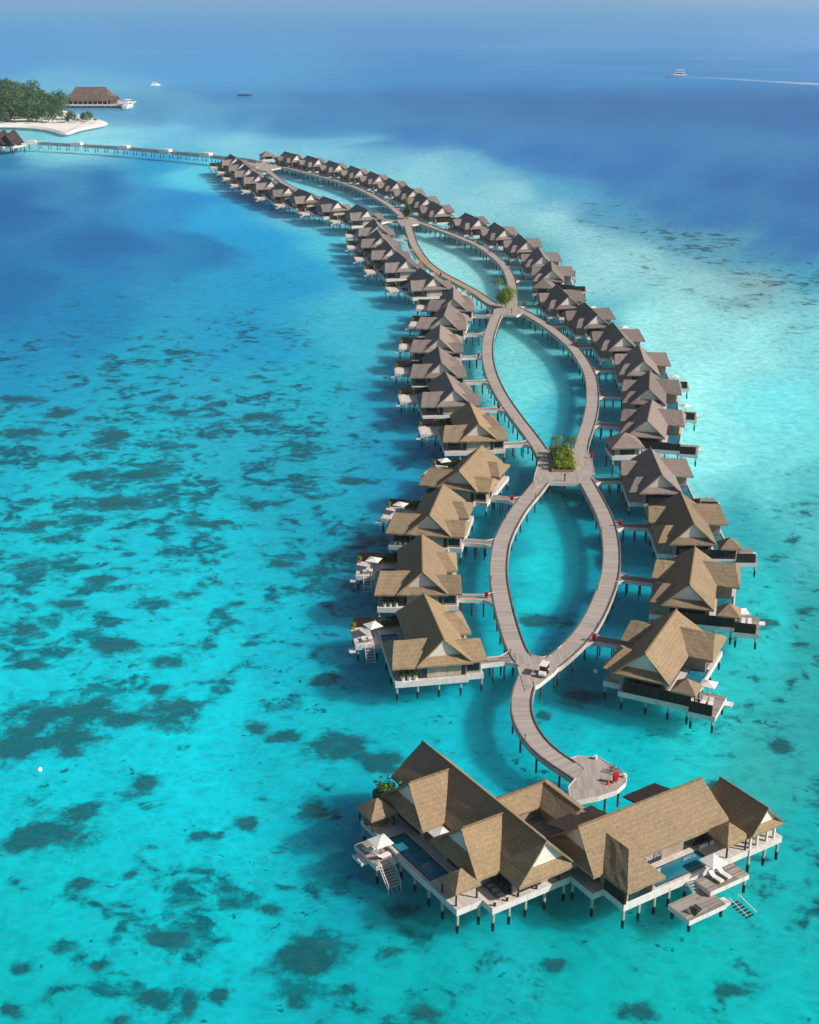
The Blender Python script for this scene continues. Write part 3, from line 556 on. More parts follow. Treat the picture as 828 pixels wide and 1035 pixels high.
for key, c in LINES.items():
    if key == 'JET': continue
    nr = frames(c)
    for i in range(4, len(c)-2, 9):
        sg = -1 if (i//9)%2 else 1; q = c[i]+nr[i]*sg*(WID.get(key,3.1)/2-.2)
        if q.y > 330 or on_other(c[i]+nr[i]*sg*1.5, key): continue
        m = MB(); m.tube((q.x,q.y,ZD),(q.x,q.y,ZD+.75),.05,6); m.lathe([(.0,.9),(.09,.86),(.09,.75),(.0,.74)],(q.x,q.y,ZD),8); m.build('path_light', FRAME, walk)

# footbridges: a part of each villa, run from its porch to the nearest point of the boardwalk
def seg_near(p):
    best = None
    for k, c in LINES.items():
        if k in ('JET',): continue
        for q in c:
            d = (p-q).length
            if best is None or d < best[0]: best = (d, q)
    return best[1]
for (row, i), o in VILLAS.items():
    mw = Matrix.LocRotScale(o.location, o.rotation_euler, None); inv = mw.inverted()
    p = mw @ Vector((-6.06, 5.0, 0)); p = Vector((p.x,p.y)); q = seg_near(p); d = (q-p); L = d.length
    d.normalize(); q = q-d*1.42; n = Vector((-d.y,d.x)); w = .95
    lo = lambda v, z: tuple(inv @ Vector((v.x, v.y, z)))
    m = MB(); z = ZD+.062+.002*(i%3)
    def slabq(a, b, c_, e, z0, z1):
        A = [lo(v,z1) for v in (a,b,c_,e)]; B = [lo(v,z0) for v in (a,b,c_,e)]
        m.poly(A); m.poly(B[::-1])
        for k in range(4): m.poly([B[k],B[(k+1)%4],A[(k+1)%4],A[k]])
    s = p-d*.0; e = q-d*1.6
    slabq(s-n*w, s+n*w, e+n*w, e-n*w, z-.2, z); slabq(e-n*w, e+n*w, q+n*2.1, q-n*2.1, z-.2, z)
    br = m.build('footbridge', GREYDECK, o)
    m = MB()
    for sg in (-1,1):
        slabq(s+n*sg*w, s+n*sg*(w+.1), e+n*sg*(w+.1), e+n*sg*w, z-.6, z+.12); slabq(e+n*sg*w, e+n*sg*(w+.1), q+n*sg*2.2, q+n*sg*2.1, z-.6, z+.12)
    m.build('fascia', WHITE, br)
    if o.location.y < 420:
        nb = max(2, int((e-s).length/3)+1)
        for k in range(nb+1):
            c0 = s.lerp(e, (k+.15)/(nb+.15))
            for sg in (-1,1):
                m = MB(); v = c0+n*sg*(w-.15); m.tube(lo(v,-.5), lo(v,z-.2), .13, 6); m.build('pile', WALKPILE, br)

# ------------------------------------------------------------------ the big two-winged residence at the end (local x = along the front, y = inland)
RES_RZ = R(32.3)
res = thing('residence', 'large brown thatched two winged overwater residence with two pools at the boardwalk end', 'residence', RES_ORIGIN+(0,), RES_RZ)
HZ = 3.0
def rp(name, polys, t=.34, mat=THATCH, amp=.05, cut=1.2):
    m = MB(); m.slab(polys, t); o = m.build(name, mat, res); soften(o, cut, amp); return o
def ridge(o, p, q): m = MB(); m.tube(p, q, .16, 6); m.build('ridge_cap', RIDGE, o)
s, sk, tri = dutch((6.93,0), 'y', -.35, 25.2, -1.15, 25.9, 4.15, 4.15, 9.5, 5.4, 6.5, -.1, 24.9)
main = rp('roof', s+sk); ridge(main, (6.93,-.4,9.47), (6.93,25.25,9.47))
for q in tri: gable_mesh(q,'y').build('gable', GABLE, main)
for yc in (18.45, 7.25):
    polys = [[(.6,yc,9.1),(6.9,yc,9.1),(2.95,yc-4.65,5.4),(-.35,yc-4.65,5.4)], [(.6,yc,9.1),(6.9,yc,9.1),(2.95,yc+4.65,5.4),(-.35,yc+4.65,5.4)]]
    k = 3.2
    sk = [[(-.5,yc-4.6,5.35),(-.5,yc+4.6,5.35),(.78,yc+k,6.5),(.78,yc-k,6.5)]]
    o = rp('cross_roof', polys+sk); ridge(o, (.8,yc,9.08), (6.8,yc,9.08))
    gable_mesh([(.82,yc-k,6.35),(.82,yc+k,6.35),(.82,yc,8.98)],'x').build('gable', GABLE, o)
# courtyard roofs
o = rp('courtyard_roof', [[(9.2,13.1,6.6),(17,13.1,6.6),(14.7,10.85,5.05),(9.2,10.85,5.05)], [(9.2,13.1,6.6),(17,13.1,6.6),(19.3,15.35,5.05),(9.2,15.35,5.05)]], .28)
ridge(o, (9.2,13.1,6.57),(17,13.1,6.57))
o = rp('courtyard_roof', [[(17,13.1,6.6),(14.7,10.85,5.05),(14.7,5.8,5.05),(17,5.8,6.6)], [(17,13.1,6.6),(19.3,15.35,5.05),(19.3,5.8,5.05),(17,5.8,6.6)]], .28)
ridge(o, (17,13.1,6.57),(17,5.9,6.57))
rp('lean_to_roof', [[(12.3,6.55,6.0),(19.3,6.55,6.0),(19.5,4.0,6.35),(12.9,4.0,6.35)]], .22, DARKROOF)
rp('lean_to_roof', [BACKROOF_LOCAL], .22, DARKROOF)
# right wing
s, sk, tri = dutch((0,.42), 'x', 12.1, 31.2, 11.0, 31.9, 4.4, 4.4, 9.15, 5.4, 6.5, 12.35, 30.9)
main2 = rp('roof', s+sk); ridge(main2, (12.05,.42,9.12), (31.25,.42,9.12))
for q in tri: gable_mesh(q,'x').build('gable', GABLE, main2)
o = rp('cross_roof', [[(15.2,-.9,8.02),(15.2,-4.8,8.02),(12.3,-8.25,5.4),(12.3,-3.95,5.4)], [(15.2,-.9,8.02),(15.2,-4.8,8.02),(17.9,-8.25,5.4),(17.9,-3.95,5.4)], [(15.2,-4.8,8.02),(12.3,-8.25,5.4),(17.9,-8.25,5.4)]])
s, sk, tri = dutch((34.42,0), 'y', -7.45, .55, -7.85, .95, 2.6, 2.6, 8.05, 5.4, 6.15, -7.25, .3)
o = rp('pavilion_roof', s+sk, .28); ridge(o, (34.42,-7.5,8.02), (34.42,.6,8.02))
for q in tri: gable_mesh(q,'y').build('gable', GABLE, o)
for hx, hy, hh in ((-2.3,21.1,1.85),(-1.75,3.95,1.75),(30.2,-5.45,1.85)):
    o = rp('hut_roof', hut_roof(hx,hy,hh,6.6,4.95), .26, THATCH, .035, .7)
    for dx in (-1,1):
        for dy in (-1,1):
            m = MB(); m.box(hx+dx*(hh-.35)-.08, hy+dy*(hh-.35)-.08, HZ, hx+dx*(hh-.35)+.08, hy+dy*(hh-.35)+.08, 4.95); m.build('hut_post', FRAME, res)
# curved bench rail under the first hut
m = MB()
for k in range(14):
    a, b = math.pi*(k/14)+math.pi, math.pi*((k+1)/14)+math.pi
    m.tube((-2.6+1.5*math.cos(a),21+1.5*math.sin(a)*1.1,HZ+.75),(-2.6+1.5*math.cos(b),21+1.5*math.sin(b)*1.1,HZ+.75),.09,6)
m.build('bench_rail', FRAME, res)
m = MB(); m.lathe([(0,.05),(1.35,.05),(1.35,.45),(0,.45)], (-2.6,21,HZ), 20); m.build('bench_seat', SLAT, res)
# walls
m = MB(); m.box(3.3,.7,HZ,10.5,25.1,5.6); m.box(.7,15.1,HZ,3.3,21.8,5.5); m.box(.7,3.9,HZ,3.3,10.6,5.5); m.box(13.1,-3.1,HZ,30.5,3.9,5.6); m.box(13.1,-7.3,HZ,17.1,-3.1,5.45); m.box(32.7,-3.2,HZ,36.2,.1,5.4); m.box(10.5,11.6,HZ,16,14.7,5.0); m.box(15.5,6.5,HZ,18.6,11.6,5.0)
m.build('wall', WALL, res)
def rwin(x0,y0,x1,y1,nx,ny,z0=HZ+.06,z1=HZ+2.25):
    f = MB(); g = MB()
    if nx: 
        f.box(min(x0,x0+nx*.06),y0,z0,max(x0,x0+nx*.06),y1,z1); n = max(1,int((y1-y0)/1.3)); w=(y1-y0)/n
        for i in range(n): g.box(min(x0+nx*.06,x0+nx*.07),y0+i*w+.06,z0+.08,max(x0+nx*.06,x0+nx*.07),y0+(i+1)*w-.06,z1-.08)
    else:
        f.box(x0,min(y0,y0+ny*.06),z0,x1,max(y0,y0+ny*.06),z1); n = max(1,int((x1-x0)/1.3)); w=(x1-x0)/n
        for i in range(n): g.box(x0+i*w+.06,min(y0+ny*.06,y0+ny*.07),z0+.08,x0+(i+1)*w-.06,max(y0+ny*.06,y0+ny*.07),z1-.08)
    o = f.build('window', FRAME, res); g.build('glass', GLASS, o)
rwin(4,.7,7.2,.7,0,-1); rwin(.7,16,.7,21,-1,0); rwin(.7,4.6,.7,10,-1,0); rwin(3.3,1,3.3,3.7,-1,0); rwin(3.3,11,3.3,14.9,-1,0)
rwin(18,-3.1,22,-3.1,0,-1); rwin(25.5,-3.1,30,-3.1,0,-1); rwin(13.1,-2.6,13.1,3.4,-1,0); rwin(33.1,-3.2,35.8,-3.2,0,-1); rwin(13.4,-7.3,16.8,-7.3,0,-1)
for x in (32.45,33.6,35.2,36.4):
    m = MB(); m.box(x-.13,-7.1,HZ,x+.13,-6.84,5.45); m.build('column', WHITE, res)
for y in (-5,-1.2):
    m = MB(); m.box(36.27,y-.13,HZ,36.53,y+.13,5.45); m.build('column', WHITE, res)
# decks
m = MB(); m.box(0,0,2.15,10.95,26,HZ); m.prism([(-3.5,1.9),(0,1.9),(0,7.85),(-3.5,7.85)],2.15,HZ); m.box(-.32,7.85,2.15,0,17.75,HZ); m.box(-3.5,17.75,2.15,0,22.9,HZ); m.box(-3.5,7.85,1.9,-3.05,17.75,2.86)
m.build('deck', DECK, res)
m = MB(); m.box(10.95,4.05,2.2,20.2,16,2.96); m.build('courtyard_deck', GREYDECK, res)
m = MB(); m.box(11.1,-3.85,2.15,37,4.05,HZ); m.box(12.7,-7.35,2.15,17.95,-3.85,HZ); m.box(27,-7.2,2.15,32.1,-3.85,HZ); m.box(32.1,-7.35,2.15,37.5,-3.85,HZ); m.box(17.95,-6.95,1.75,27,-6.6,2.8)
m.build('deck', DECK, res)
m = MB(); m.box(27.2,-4.0,HZ,29.6,-3.86,HZ+.45); m.box(13.0,-7.38,HZ,17.9,-7.3,HZ+.3); m.build('low_wall', WHITE, res)
m = MB(); m.box(-6.45,14.3,1.7,-3.55,19.4,2.4); m.build('sun_deck', GREYDECK, res)
m = MB(); m.box(-7.35,16.2,1.55,-6.5,18.35,1.8); m.box(-7.35,16.2,1.8,-7.25,18.35,2.0); m.build('landing', WHITE, res)
m = MB(); m.box(23.4,-9.95,1.55,29.5,-7.38,2.2); m.build('sun_deck', GREYDECK, res)
m = MB(); m.box(18.5,-11.8,.75,24.2,-8.3,1.4); m.build('lower_deck', GREYDECK, res)
m = MB()
for k in range(4): m.box(22.3,-8.28+.3*k,1.5+.2*k-.06,23.35,-8.0+.3*k,1.5+.2*k)
m.build('stairs', GREYDECK, res)
m = MB()
for k in range(4): m.box(19.6+.32*k,-11.5+.05*k,1.405+.1*k,19.9+.32*k,-10.4+.05*k,1.46+.1*k)
m.build('steps', FRAME, res)
m = MB(); m.poly([(19.4,-11.2,1.405),(19.5,-10.2,1.405),(19.5,-10.7,2.0)]); m.poly([(19.45,-10.2,1.405),(20.4,-10.1,1.41),(19.5,-10.7,2.0)]); m.build('hatch', CANVAS, res)
m = MB(); m.box(24.25,-11.7,.9,25.0,-10.5,1.25); m.build('landing', WHITE, res)
m = MB()
for k in range(6): m.box(24.9+.18*k,-11.8-.33*k,.85-.22*k,26.2+.18*k,-11.55-.33*k,.92-.22*k)
st = m.build('stairs', FRAME, res)
for x in (24.85,26.25): m = MB(); m.tube((x,-11.5,1.8),(x+1,-13.6,.2),.04,5); m.tube((x,-11.5,.9),(x,-11.5,1.8),.04,5); m.build('handrail', WHITE, st)
m = MB()
for k in range(8): m.box(-6.1,14.05-.27*k,2.2-.26*k,-4.5,14.28-.27*k,2.28-.26*k)
st = m.build('stairs', SLAT, res)
for x in (-6.15,-4.45):
    m = MB(); m.tube((x,14.3,3.2),(x,12.1,1.0),.05,6); m.tube((x,14.3,2.2),(x,14.3,3.2),.05,6); m.tube((x,12.1,-.3),(x,12.1,1.0),.05,6); m.tube((x,14.35,2.3),(x,12,.1),.06,6)
    m.build('handrail', WHITE, st)
m = MB()
for x in (-5.9,-5.2): m.tube((x,11.9,.5),(x-.2,10.6,-.2),.03,5)
m.build('ladder', STEEL, st)
# pools
def pool(name, x0,y0,x1,y1,zw,mat):
    m = MB(); m.box(x0,y0,2.0,x1,y1,2.2)
    for a in ((x0,y0,x0+.14,y1),(x1-.14,y0,x1,y1),(x0+.14,y0,x1-.14,y0+.14),(x0+.14,y1-.14,x1-.14,y1)): m.box(a[0],a[1],2.2,a[2],a[3],zw+.06)
    p = m.build('pool', RIM if x0 > 0 else TILE, res); m = MB(); m.poly([(x0+.14,y0+.14,zw),(x1-.14,y0+.14,zw),(x1-.14,y1-.14,zw),(x0+.14,y1-.14,zw)]); m.build('pool_water', mat, p); return p
p = pool('pool',-3.04,7.87,-.34,17.73,2.84,DARKPOOL)
p = pool('pool',17.97,-6.58,26.98,-3.87,2.84,POOL)
m = MB(); m.box(22.3,-5.8,2.845,24.0,-4.5,2.85); m.build('submerged_seat', DARKPOOL, p)
# fence beside the right wing's front room
m = MB(); m.box(12.72,-7.3,HZ,12.82,-3.9,4.9); m.build('fence', FENCE_Y, res)
# deck lamps along the front edge
for x in (.5,2.2,3.7,6.3,9.5):
    m = MB(); m.lathe([(0,0),(.14,0),(.14,.28),(.17,.3),(.17,.36),(0,.4)], (x,.28,HZ), 10); m.build('deck_lamp', FRAME, res)
# back corner planter
m = MB(); m.box(.1,23.5,HZ,2.6,26.1,HZ+1.1); b = m.build('planter', FRAME, res)
leaf_clump(420,1.25,1.25,.9,(1.35,24.8,HZ+1.7),.24,random.Random(5),None,True).build('shrub', LEAF, b)
for x, y in ((.4,.4),(2.6,.4),(4.9,.4),(7.6,.4),(10.4,.4),(-3.2,2.2),(-.3,2.2),(-3.2,5.2),(-3.2,8),(-3.2,11),(-3.2,14),(-3.2,17.5),(-3.2,20),(-3.2,22.6),(-6.1,14.7),(-6.1,19),(-3.9,16.5),(.3,25.7),(4,25.7),(8,25.7),(10.6,22),(10.6,18),(11.4,-3.5),(11.4,0),(13,-7),(17.6,-7),(15.3,-7),(20,-6.8),(22.5,-6.8),(25,-6.8),(27.3,-6.9),(29.6,-6.9),(32.4,-7),(35,-7),(37.2,-7),(37.2,-3),(36.7,1),(36.7,3.8),(26,3.8),(30,3.8),(19.6,9),(19.8,15.5),(15,15.6),(23.8,-9.6),(29.2,-9.6),(29.2,-7.7),(18.9,-11.4),(18.9,-8.7),(23.8,-11.4),(23.8,-8.7)):
    top = 2.2; sleeve = y < 1.5 and x > 11 or x > -1
    if y < -8 and x > 18 and x < 24.3 : top = .8
    elif y < -7.5 or (x < -3.4 and y > 14): top = 1.6
    m = MB(); m.tube((x,y,-.4),(x,y,top),.19,8)
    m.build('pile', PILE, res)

# ------------------------------------------------------------------ parasols, loungers, chairs
def parasol_proto(name='parasol'):
    t = thing(name, '', 'parasol')
    m = MB(); m.tube((0,0,0),(0,0,2.4),.04,8); m.build('pole', FRAME, t)
    m = MB(); h = 1.15; A = (0,0,2.42); q = [(-h,-h,1.98),(h,-h,1.98),(h,h,1.98),(-h,h,1.98)]
    for i in range(4): m.poly([A,q[i],q[(i+1)%4]]); m.poly([(0,0,2.38),(q[(i+1)%4][0],q[(i+1)%4][1],1.88),(q[i][0],q[i][1],1.88)]); m.poly([q[i],q[(i+1)%4],(q[(i+1)%4][0],q[(i+1)%4][1],1.88),(q[i][0],q[i][1],1.88)])
    m.build('canopy', CANVAS, t)
    m = MB(); m.lathe([(0,0),(.3,0),(.3,.08),(0,.1)],(0,0,0),12); m.build('base', STEEL, t); freeze(t); return t
def lounger_proto():
    t = thing('sun_lounger', '', 'sun lounger')
    m = MB(); m.box(-.33,-.95,.22,.33,.35,.3)
    m.build('frame', WHITE, t)
    m = MB(); m.box(-.31,-.93,.303,.31,.33,.4); m.poly([(-.31,.33,.4),(.31,.33,.4),(.31,.95,.85),(-.31,.95,.85)]); m.poly([(-.31,.33,.3),(-.31,.95,.75),(.31,.95,.75),(.31,.33,.3)])
    for x in (-.31,.31): m.poly([(x,.33,.3),(x,.33,.4),(x,.95,.85),(x,.95,.75)])
    m.poly([(-.31,.95,.75),(.31,.95,.75),(.31,.95,.85),(-.31,.95,.85)])
    m.build('cushion', CANVAS, t)
    for x in (-.28,.28):
        for y in (-.85,.28): m = MB(); m.box(x-.03,y-.03,0,x+.03,y+.03,.22); m.build('leg', WHITE, t)
    freeze(t); return t
PAR = parasol_proto(); LOU = lounger_proto(); used = {'p':False,'l':False}
def put(kind, loc, rz, label, group):
    src = PAR if kind == 'p' else LOU
    o = src if not used[kind] else copy_tree(src); used[kind] = True
    o.location = loc; o.rotation_euler = (0,0,rz); o['label'] = label; o['group'] = group
RM = Matrix.LocRotScale(Vector(RES_ORIGIN+(0,)), res.rotation_euler, None)
def rl(x,y,z): v = RM @ Vector((x,y,z)); return (v.x,v.y,v.z)
put('p', rl(-4.9,15.9,2.4), RES_RZ, 'square white parasol over the small left sun deck of the residence', 'parasols on the sun decks')
put('p', rl(25.7,-7.75,2.2), RES_RZ, 'square white parasol at the pool corner of the residence, above two loungers', 'parasols on the sun decks')
put('p', rl(1.55,12.7,HZ), RES_RZ, 'white parasol between the two cross roofs of the residence terrace', 'parasols on the sun decks')
put('l', rl(25.5,-8.6,2.2), RES_RZ+R(6), 'white sun lounger on the residence right sun deck, the left one of two', 'sun loungers')
put('l', rl(26.8,-8.55,2.2), RES_RZ+R(4), 'white sun lounger on the residence right sun deck, the right one of two', 'sun loungers')
put('l', rl(-5.6,17.2,2.4), RES_RZ+R(95), 'white sun lounger on the residence left sun deck, farther from the stairs', 'sun loungers')
put('l', rl(-4.9,15.3,2.4), RES_RZ+R(95), 'white sun lounger on the residence left sun deck, right beside its stairs', 'sun loungers')
for (row, i), o in VILLAS.items():
    if o.location.y > 470: continue
    if row == 'right' and i in (10, 12): continue
    mw = Matrix.LocRotScale(o.location, o.rotation_euler, None)
    px, py = (8.5,-6.3) if row == 'right' else (8.6,-7.7)
    if row == 'right' and i == 0: px, py = 8.4,-5.6
    vr = random.Random(i*7+(row == 'left'))
    if i > 1 and vr.random() < (.3 if row == 'right' else .55): continue
    v = mw @ Vector((px+vr.uniform(-.5,.6),py+vr.uniform(-.9,.9),2.3)); put('p', v, o.rotation_euler.z+R(vr.uniform(-30,40)), f'white parasol on the sun deck of the {villa_ref(row,i)}', 'parasols on the sun decks')
    if (row, i) in (('right',0),('right',1),('left',0),('left',1)):
        for k, w in ((0,'nearer the sea'),(1,'nearer the pool')):
            v = mw @ Vector((9.9-1.05*k,-7.6 if row == 'right' else -5.6,2.3)); put('l', v, o.rotation_euler.z+R(4-9*k), f'white sun lounger on the sun deck of the {villa_ref(row,i)}, {w}', 'sun loungers')
# potted plants on the front terraces of the nearest left villas
def pot_proto():
    t = thing('potted_plant', '', 'potted plant')
    m = MB(); m.lathe([(0,0),(.22,0),(.34,.6),(.3,.6),(.28,.52),(0,.5)],(0,0,0),12); m.build('pot', WHITE, t)
    leaf_clump(60,.34,.34,.4,(0,0,.95),.16,random.Random(4)).build('foliage', LEAF, t); freeze(t); return t
POT = pot_proto(); first = True
for i in range(4):
    o = VILLAS[('left',i)]; mw = Matrix.LocRotScale(o.location, o.rotation_euler, None)
    for k, w in enumerate(('left','middle','right')):
        c = POT if first else copy_tree(POT); first = False
        c.location = mw @ Vector((6.2-.95*k, 8.7, 2.6)); c['group'] = 'white pots on villa terraces'
        c['label'] = f'{w} white pot of green leaves on the front terrace of the {villa_ref("left",i)}'
# black loungers on the residence front terrace
def chair_proto():
    t = thing('deck_chair', '', 'deck chair')
    m = MB(); m.box(-.34,-.6,.3,.34,.3,.38); m.build('seat', DARKCHAIR, t)
    m = MB(); m.poly([(-.34,.3,.38),(.34,.3,.38),(.34,.7,1.0),(-.34,.7,1.0)]); m.poly([(-.34,.36,.34),(-.34,.76,.96),(.34,.76,.96),(.34,.36,.34)]); m.build('backrest', DARKCHAIR, t)
    for x in (-.3,.3):
        for y in (-.55,.25): m = MB(); m.box(x-.035,y-.035,0,x+.035,y+.035,.3); m.build('leg', DARKCHAIR, t)
    m = MB(); m.box(-.31,-.55,.383,.31,.28,.45); m.build('cushion', CUSHION, t); freeze(t); return t
CH = chair_proto()
for k, w in enumerate(('nearest the front edge','second from the front edge','third from the front edge','nearest the cross roof')):
    c = CH if k == 0 else copy_tree(CH); c.location = rl(2.1, 1.2+.95*k, HZ); c.rotation_euler = (0,0,RES_RZ+R(-90)); c['group'] = 'dark chairs on the front terrace'
    c['label'] = f'dark timber deck chair on the residence front terrace, {w}'

# ------------------------------------------------------------------ small things on the boardwalk
def cabinet_proto():
    t = thing('fire_cabinet', '', 'fire cabinet')
    m = MB(); m.box(-.36,-.22,.35,.36,.22,1.35); b = m.build('box', RED, t)
    m = MB(); m.box(-.3,-.245,.42,.3,-.222,1.28); d = m.build('door', RED, b)
    m = MB(); m.box(.2,-.28,.8,.25,-.246,.95); m.build('latch', STEEL, b)
    for x in (-.3,.3):
        m = MB(); m.box(x-.04,-.15,0,x+.04,.15,.35); m.build('leg', WHITE, t)
    m = MB(); m.poly([(-.4,-.27,1.352),(.4,-.27,1.352),(.4,.26,1.46),(-.4,.26,1.46)]); m.poly([(-.4,-.27,1.352),(-.4,.26,1.46),(-.4,.26,1.352)]); m.poly([(.4,-.27,1.352),(.4,.26,1.352),(.4,.26,1.46)]); m.build('lid', RED, t); freeze(t); return t
CAB = cabinet_proto(); seen = {}
for k, (x, y) in enumerate(CABINETS):
    c = CAB if k == 0 else copy_tree(CAB); c.location = (x,y,ZD+.07); c.scale = (.8,.8,.8) if k else (.9,.9,.95); c.rotation_euler = (0,0,R(-15 if k else 25)); c['group'] = 'red fire cabinets along the boardwalk'
    row, i = min(VILLAS, key=lambda q: (VILLAS[q].location.x-x)**2+(VILLAS[q].location.y-y)**2)
    while (row,i) in seen: i += 1
    seen[(row,i)] = 1
    c['label'] = 'red fire cabinet on the end platform of the boardwalk beside bicycles' if k == 0 else f'red fire cabinet by the footbridge of the {villa_ref(row,i)}'
for k, (x, y) in enumerate(CORNER):
    t = thing('bollard', ['white round bollard at the far edge corner of the end platform','white round bollard at the right tip of the end platform'][k], 'bollard', (x,y,ZD+.08), 0, 'white bollards of the end platform')
    m = MB(); m.lathe([(0,0),(.22,0),(.22,.4),(.0,.4)],(0,0,0),14); m.build('post', WHITE, t); m = MB(); m.lathe([(.25,.402),(.25,.48),(0,.53)],(0,0,0),14); m.lathe([(0,.402),(.25,.402)],(0,0,0),14); m.build('cap', CANVAS, t)
for k, (x, y) in enumerate(DECKPOSTS):
    t = thing('lamp_post', ['dark lamp post on the junction in front of the near square planting','dark lamp post on the junction in front of the round tree'][k], 'lamp post', (x,y,ZD+.08), 0, 'dark posts on the junctions')
    m = MB(); m.box(-.11,-.11,0,.11,.11,1.35); m.build('post', FRAME, t); m = MB(); m.box(-.17,-.17,1.352,.17,.17,1.5); m.build('lamp_head', BLACK, t)
t = thing('traffic_cone', 'small orange cone on the end platform beside the red fire cabinet', 'cone', CONE+(ZD+.08,))
m = MB(); m.box(-.22,-.22,0,.22,.22,.05); m.build('base', ORANGE, t); m = MB(); m.lathe([(.17,.052),(.04,.75),(0,.75)],(0,0,0),12); m.build('cone', ORANGE, t)
def bicycle(loc, rz, label):
    t = thing('bicycle', label, 'bicycle', loc, rz, 'parked bicycles')
    for x in (-.52,.52):
        m = MB()
        for i in range(18):
            a,b = 2*math.pi*i/18, 2*math.pi*(i+1)/18
            m.tube((x+.33*math.cos(a),0,.35+.33*math.sin(a)),(x+.33*math.cos(b),0,.35+.33*math.sin(b)),.025,5)
        for i in range(6): a = math.pi*i/6; m.tube((x+.3*math.cos(a),0,.35+.3*math.sin(a)),(x-.3*math.cos(a),0,.35-.3*math.sin(a)),.006,4)
        m.build('wheel', BLACK, t)
    m = MB()
    for p,q in (((-.52,0,.35),(-.1,0,.32)),((-.1,0,.32),(-.22,0,.85)),((-.52,0,.35),(-.2,0,.78)),((-.2,0,.78),(.38,0,.8)),((-.1,0,.32),(.38,0,.75)),((.52,0,.35),(.36,0,.92))): m.tube(p,q,.022,6)
    m.build('frame', FRAME, t)
    m = MB(); m.tube((.33,-.28,1.0),(.33,.28,1.0),.02,6); m.tube((.36,0,.9),(.33,0,1.0),.02,6); m.build('handlebar', STEEL, t)
    m = MB(); m.box(-.36,-.08,.86,-.1,.08,.93); m.build('saddle', BLACK, t)
bicycle(BIKES[0]+(ZD+.08,), R(-40), 'dark bicycle parked on the end platform, the one nearer the red cabinet')
bicycle(BIKES[1]+(ZD+.08,), R(-35), 'dark bicycle parked on the end platform, the one at the rail')
# golf buggy, front = local +x
t = thing('golf_buggy', 'white golf buggy with a cream roof driving on the near boardwalk junction', 'golf buggy', BUGGY+(ZD+.08,), R(-112)); t.scale = (.88,.88,.9)
m = MB(); m.prism([(-1.2,-.58),(.55,-.58),(.55,.58),(-1.2,.58)],.28,.5); m.build('chassis', BLACK, t)
m = MB()
pr = [(.5,.3),(1.28,.3),(1.36,.48),(1.3,.68),(.95,.9),(.62,.98),(.5,.98)]
for y in (-.58,.58): m.poly([(x,y,z) for x,z in pr])
for i in range(len(pr)): a,b = pr[i],pr[(i+1)%len(pr)]; m.poly([(a[0],-.58,a[1]),(b[0],-.58,b[1]),(b[0],.58,b[1]),(a[0],.58,a[1])])
bd = m.build('bonnet', CANVAS, t)
for y in (-.4,.4): m = MB(); m.lathe([(0,0),(.09,0),(.09,.04),(0,.05)],(0,0,0),10); o = m.build('headlight', STEEL, bd); o.location = (1.33,y,.58); o.rotation_euler = (0,R(80),0)
m = MB(); m.box(-1.3,-.6,.5,-.75,.6,.82); m.build('rear_body', CANVAS, t)
for x in (-.45,-1.0):
    m = MB(); m.box(x-.25,-.52,.82 if x < -.8 else .52,x+.25,.52,.95); m.box(x-.3,-.52,.95,x-.2,.52,1.3); m.build('seat', REDSEAT, t)
m = MB(); m.prism([(-1.35,-.66),(.75,-.66),(.82,-.55),(.82,.55),(.75,.66),(-1.35,.66)],1.88,1.97); m.build('roof', CANVAS, t)
for x,y,x2 in ((.6,-.55,.5),(.6,.55,.5),(-1.2,-.58,-1.2),(-1.2,.58,-1.2)): m = MB(); m.tube((x,y,.6 if x<0 else .95),(x2,y,1.88),.03,6); m.build('roof_post', FRAME, t)
m = MB(); m.poly([(.62,-.52,.99),(.62,.52,.99),(.52,.52,1.85),(.52,-.52,1.85)]); m.build('windscreen', GLASS, t)
m = MB(); m.tube((.35,.25,1.0),(.5,.25,.85),.02,5); m.lathe([(.15,0),(.17,.02),(.15,.04),(.13,.02),(.15,0)],(.35,.25,1.0),12); m.build('steering_wheel', BLACK, t)
for x in (-.85,.95):
    for y in (-.55,.55):
        m = MB(); m.tube((x,y-.09,.24),(x,y+.09,.24),.24,14); w = m.build('wheel', BLACK, t); m = MB(); m.tube((x,y-.1,.24),(x,y+.1,.24),.12,10); m.build('rim', STEEL, w)

# ------------------------------------------------------------------ planted junctions
P3 = PLANT3; rnd = random.Random(21)
t = thing('planter_bed', 'square clay edged planting bed on the near boardwalk junction', 'planter', (0,0,ZD+.08))
m = MB(); pl = [Vector(p) for p in P3]
m.prism([tuple(p) for p in pl], 0, .45); m.build('box', CLAY, t)
cx = sum(p.x for p in pl)/4; cy = sum(p.y for p in pl)/4; pw = (pl[1]-pl[0]).length/2; pd = (pl[3]-pl[0]).length/2
m = MB(); m.box(cx-pw+.15,cy-pd+.15,.452,cx+pw-.15,cy+pd-.15,.5); m.build('soil', SOIL, t)
def shrub(x, y, z, r, h, label, mat, group, n=520, ls=.2):
    t = thing('shrub', label, 'shrub', (x,y,z), rnd.uniform(0,6), group)
    leaf_clump(n, r, r, h/2, (0,0,h/2), ls, rnd).build('foliage', mat, t)
    m = MB(); m.tube((0,0,0),(0,0,h*.5),.07,6); m.build('stem', TRUNK, t)
for iy, wy in enumerate(('front','second','middle','fourth','back')):
    for ix, wx in enumerate(('left','central','right')):
        shrub(cx+(ix-1)*.58*pw+rnd.uniform(-.15,.15), cy+(iy-2)*.39*pd+rnd.uniform(-.2,.2), ZD+.5, 1.02, 1.5+.12*iy+rnd.uniform(-.15,.3), f'{wx} yellow-green shrub in the {wy} row of the square planting bed', BRIGHTLEAF, 'shrubs of the square planting bed', 380, .2)
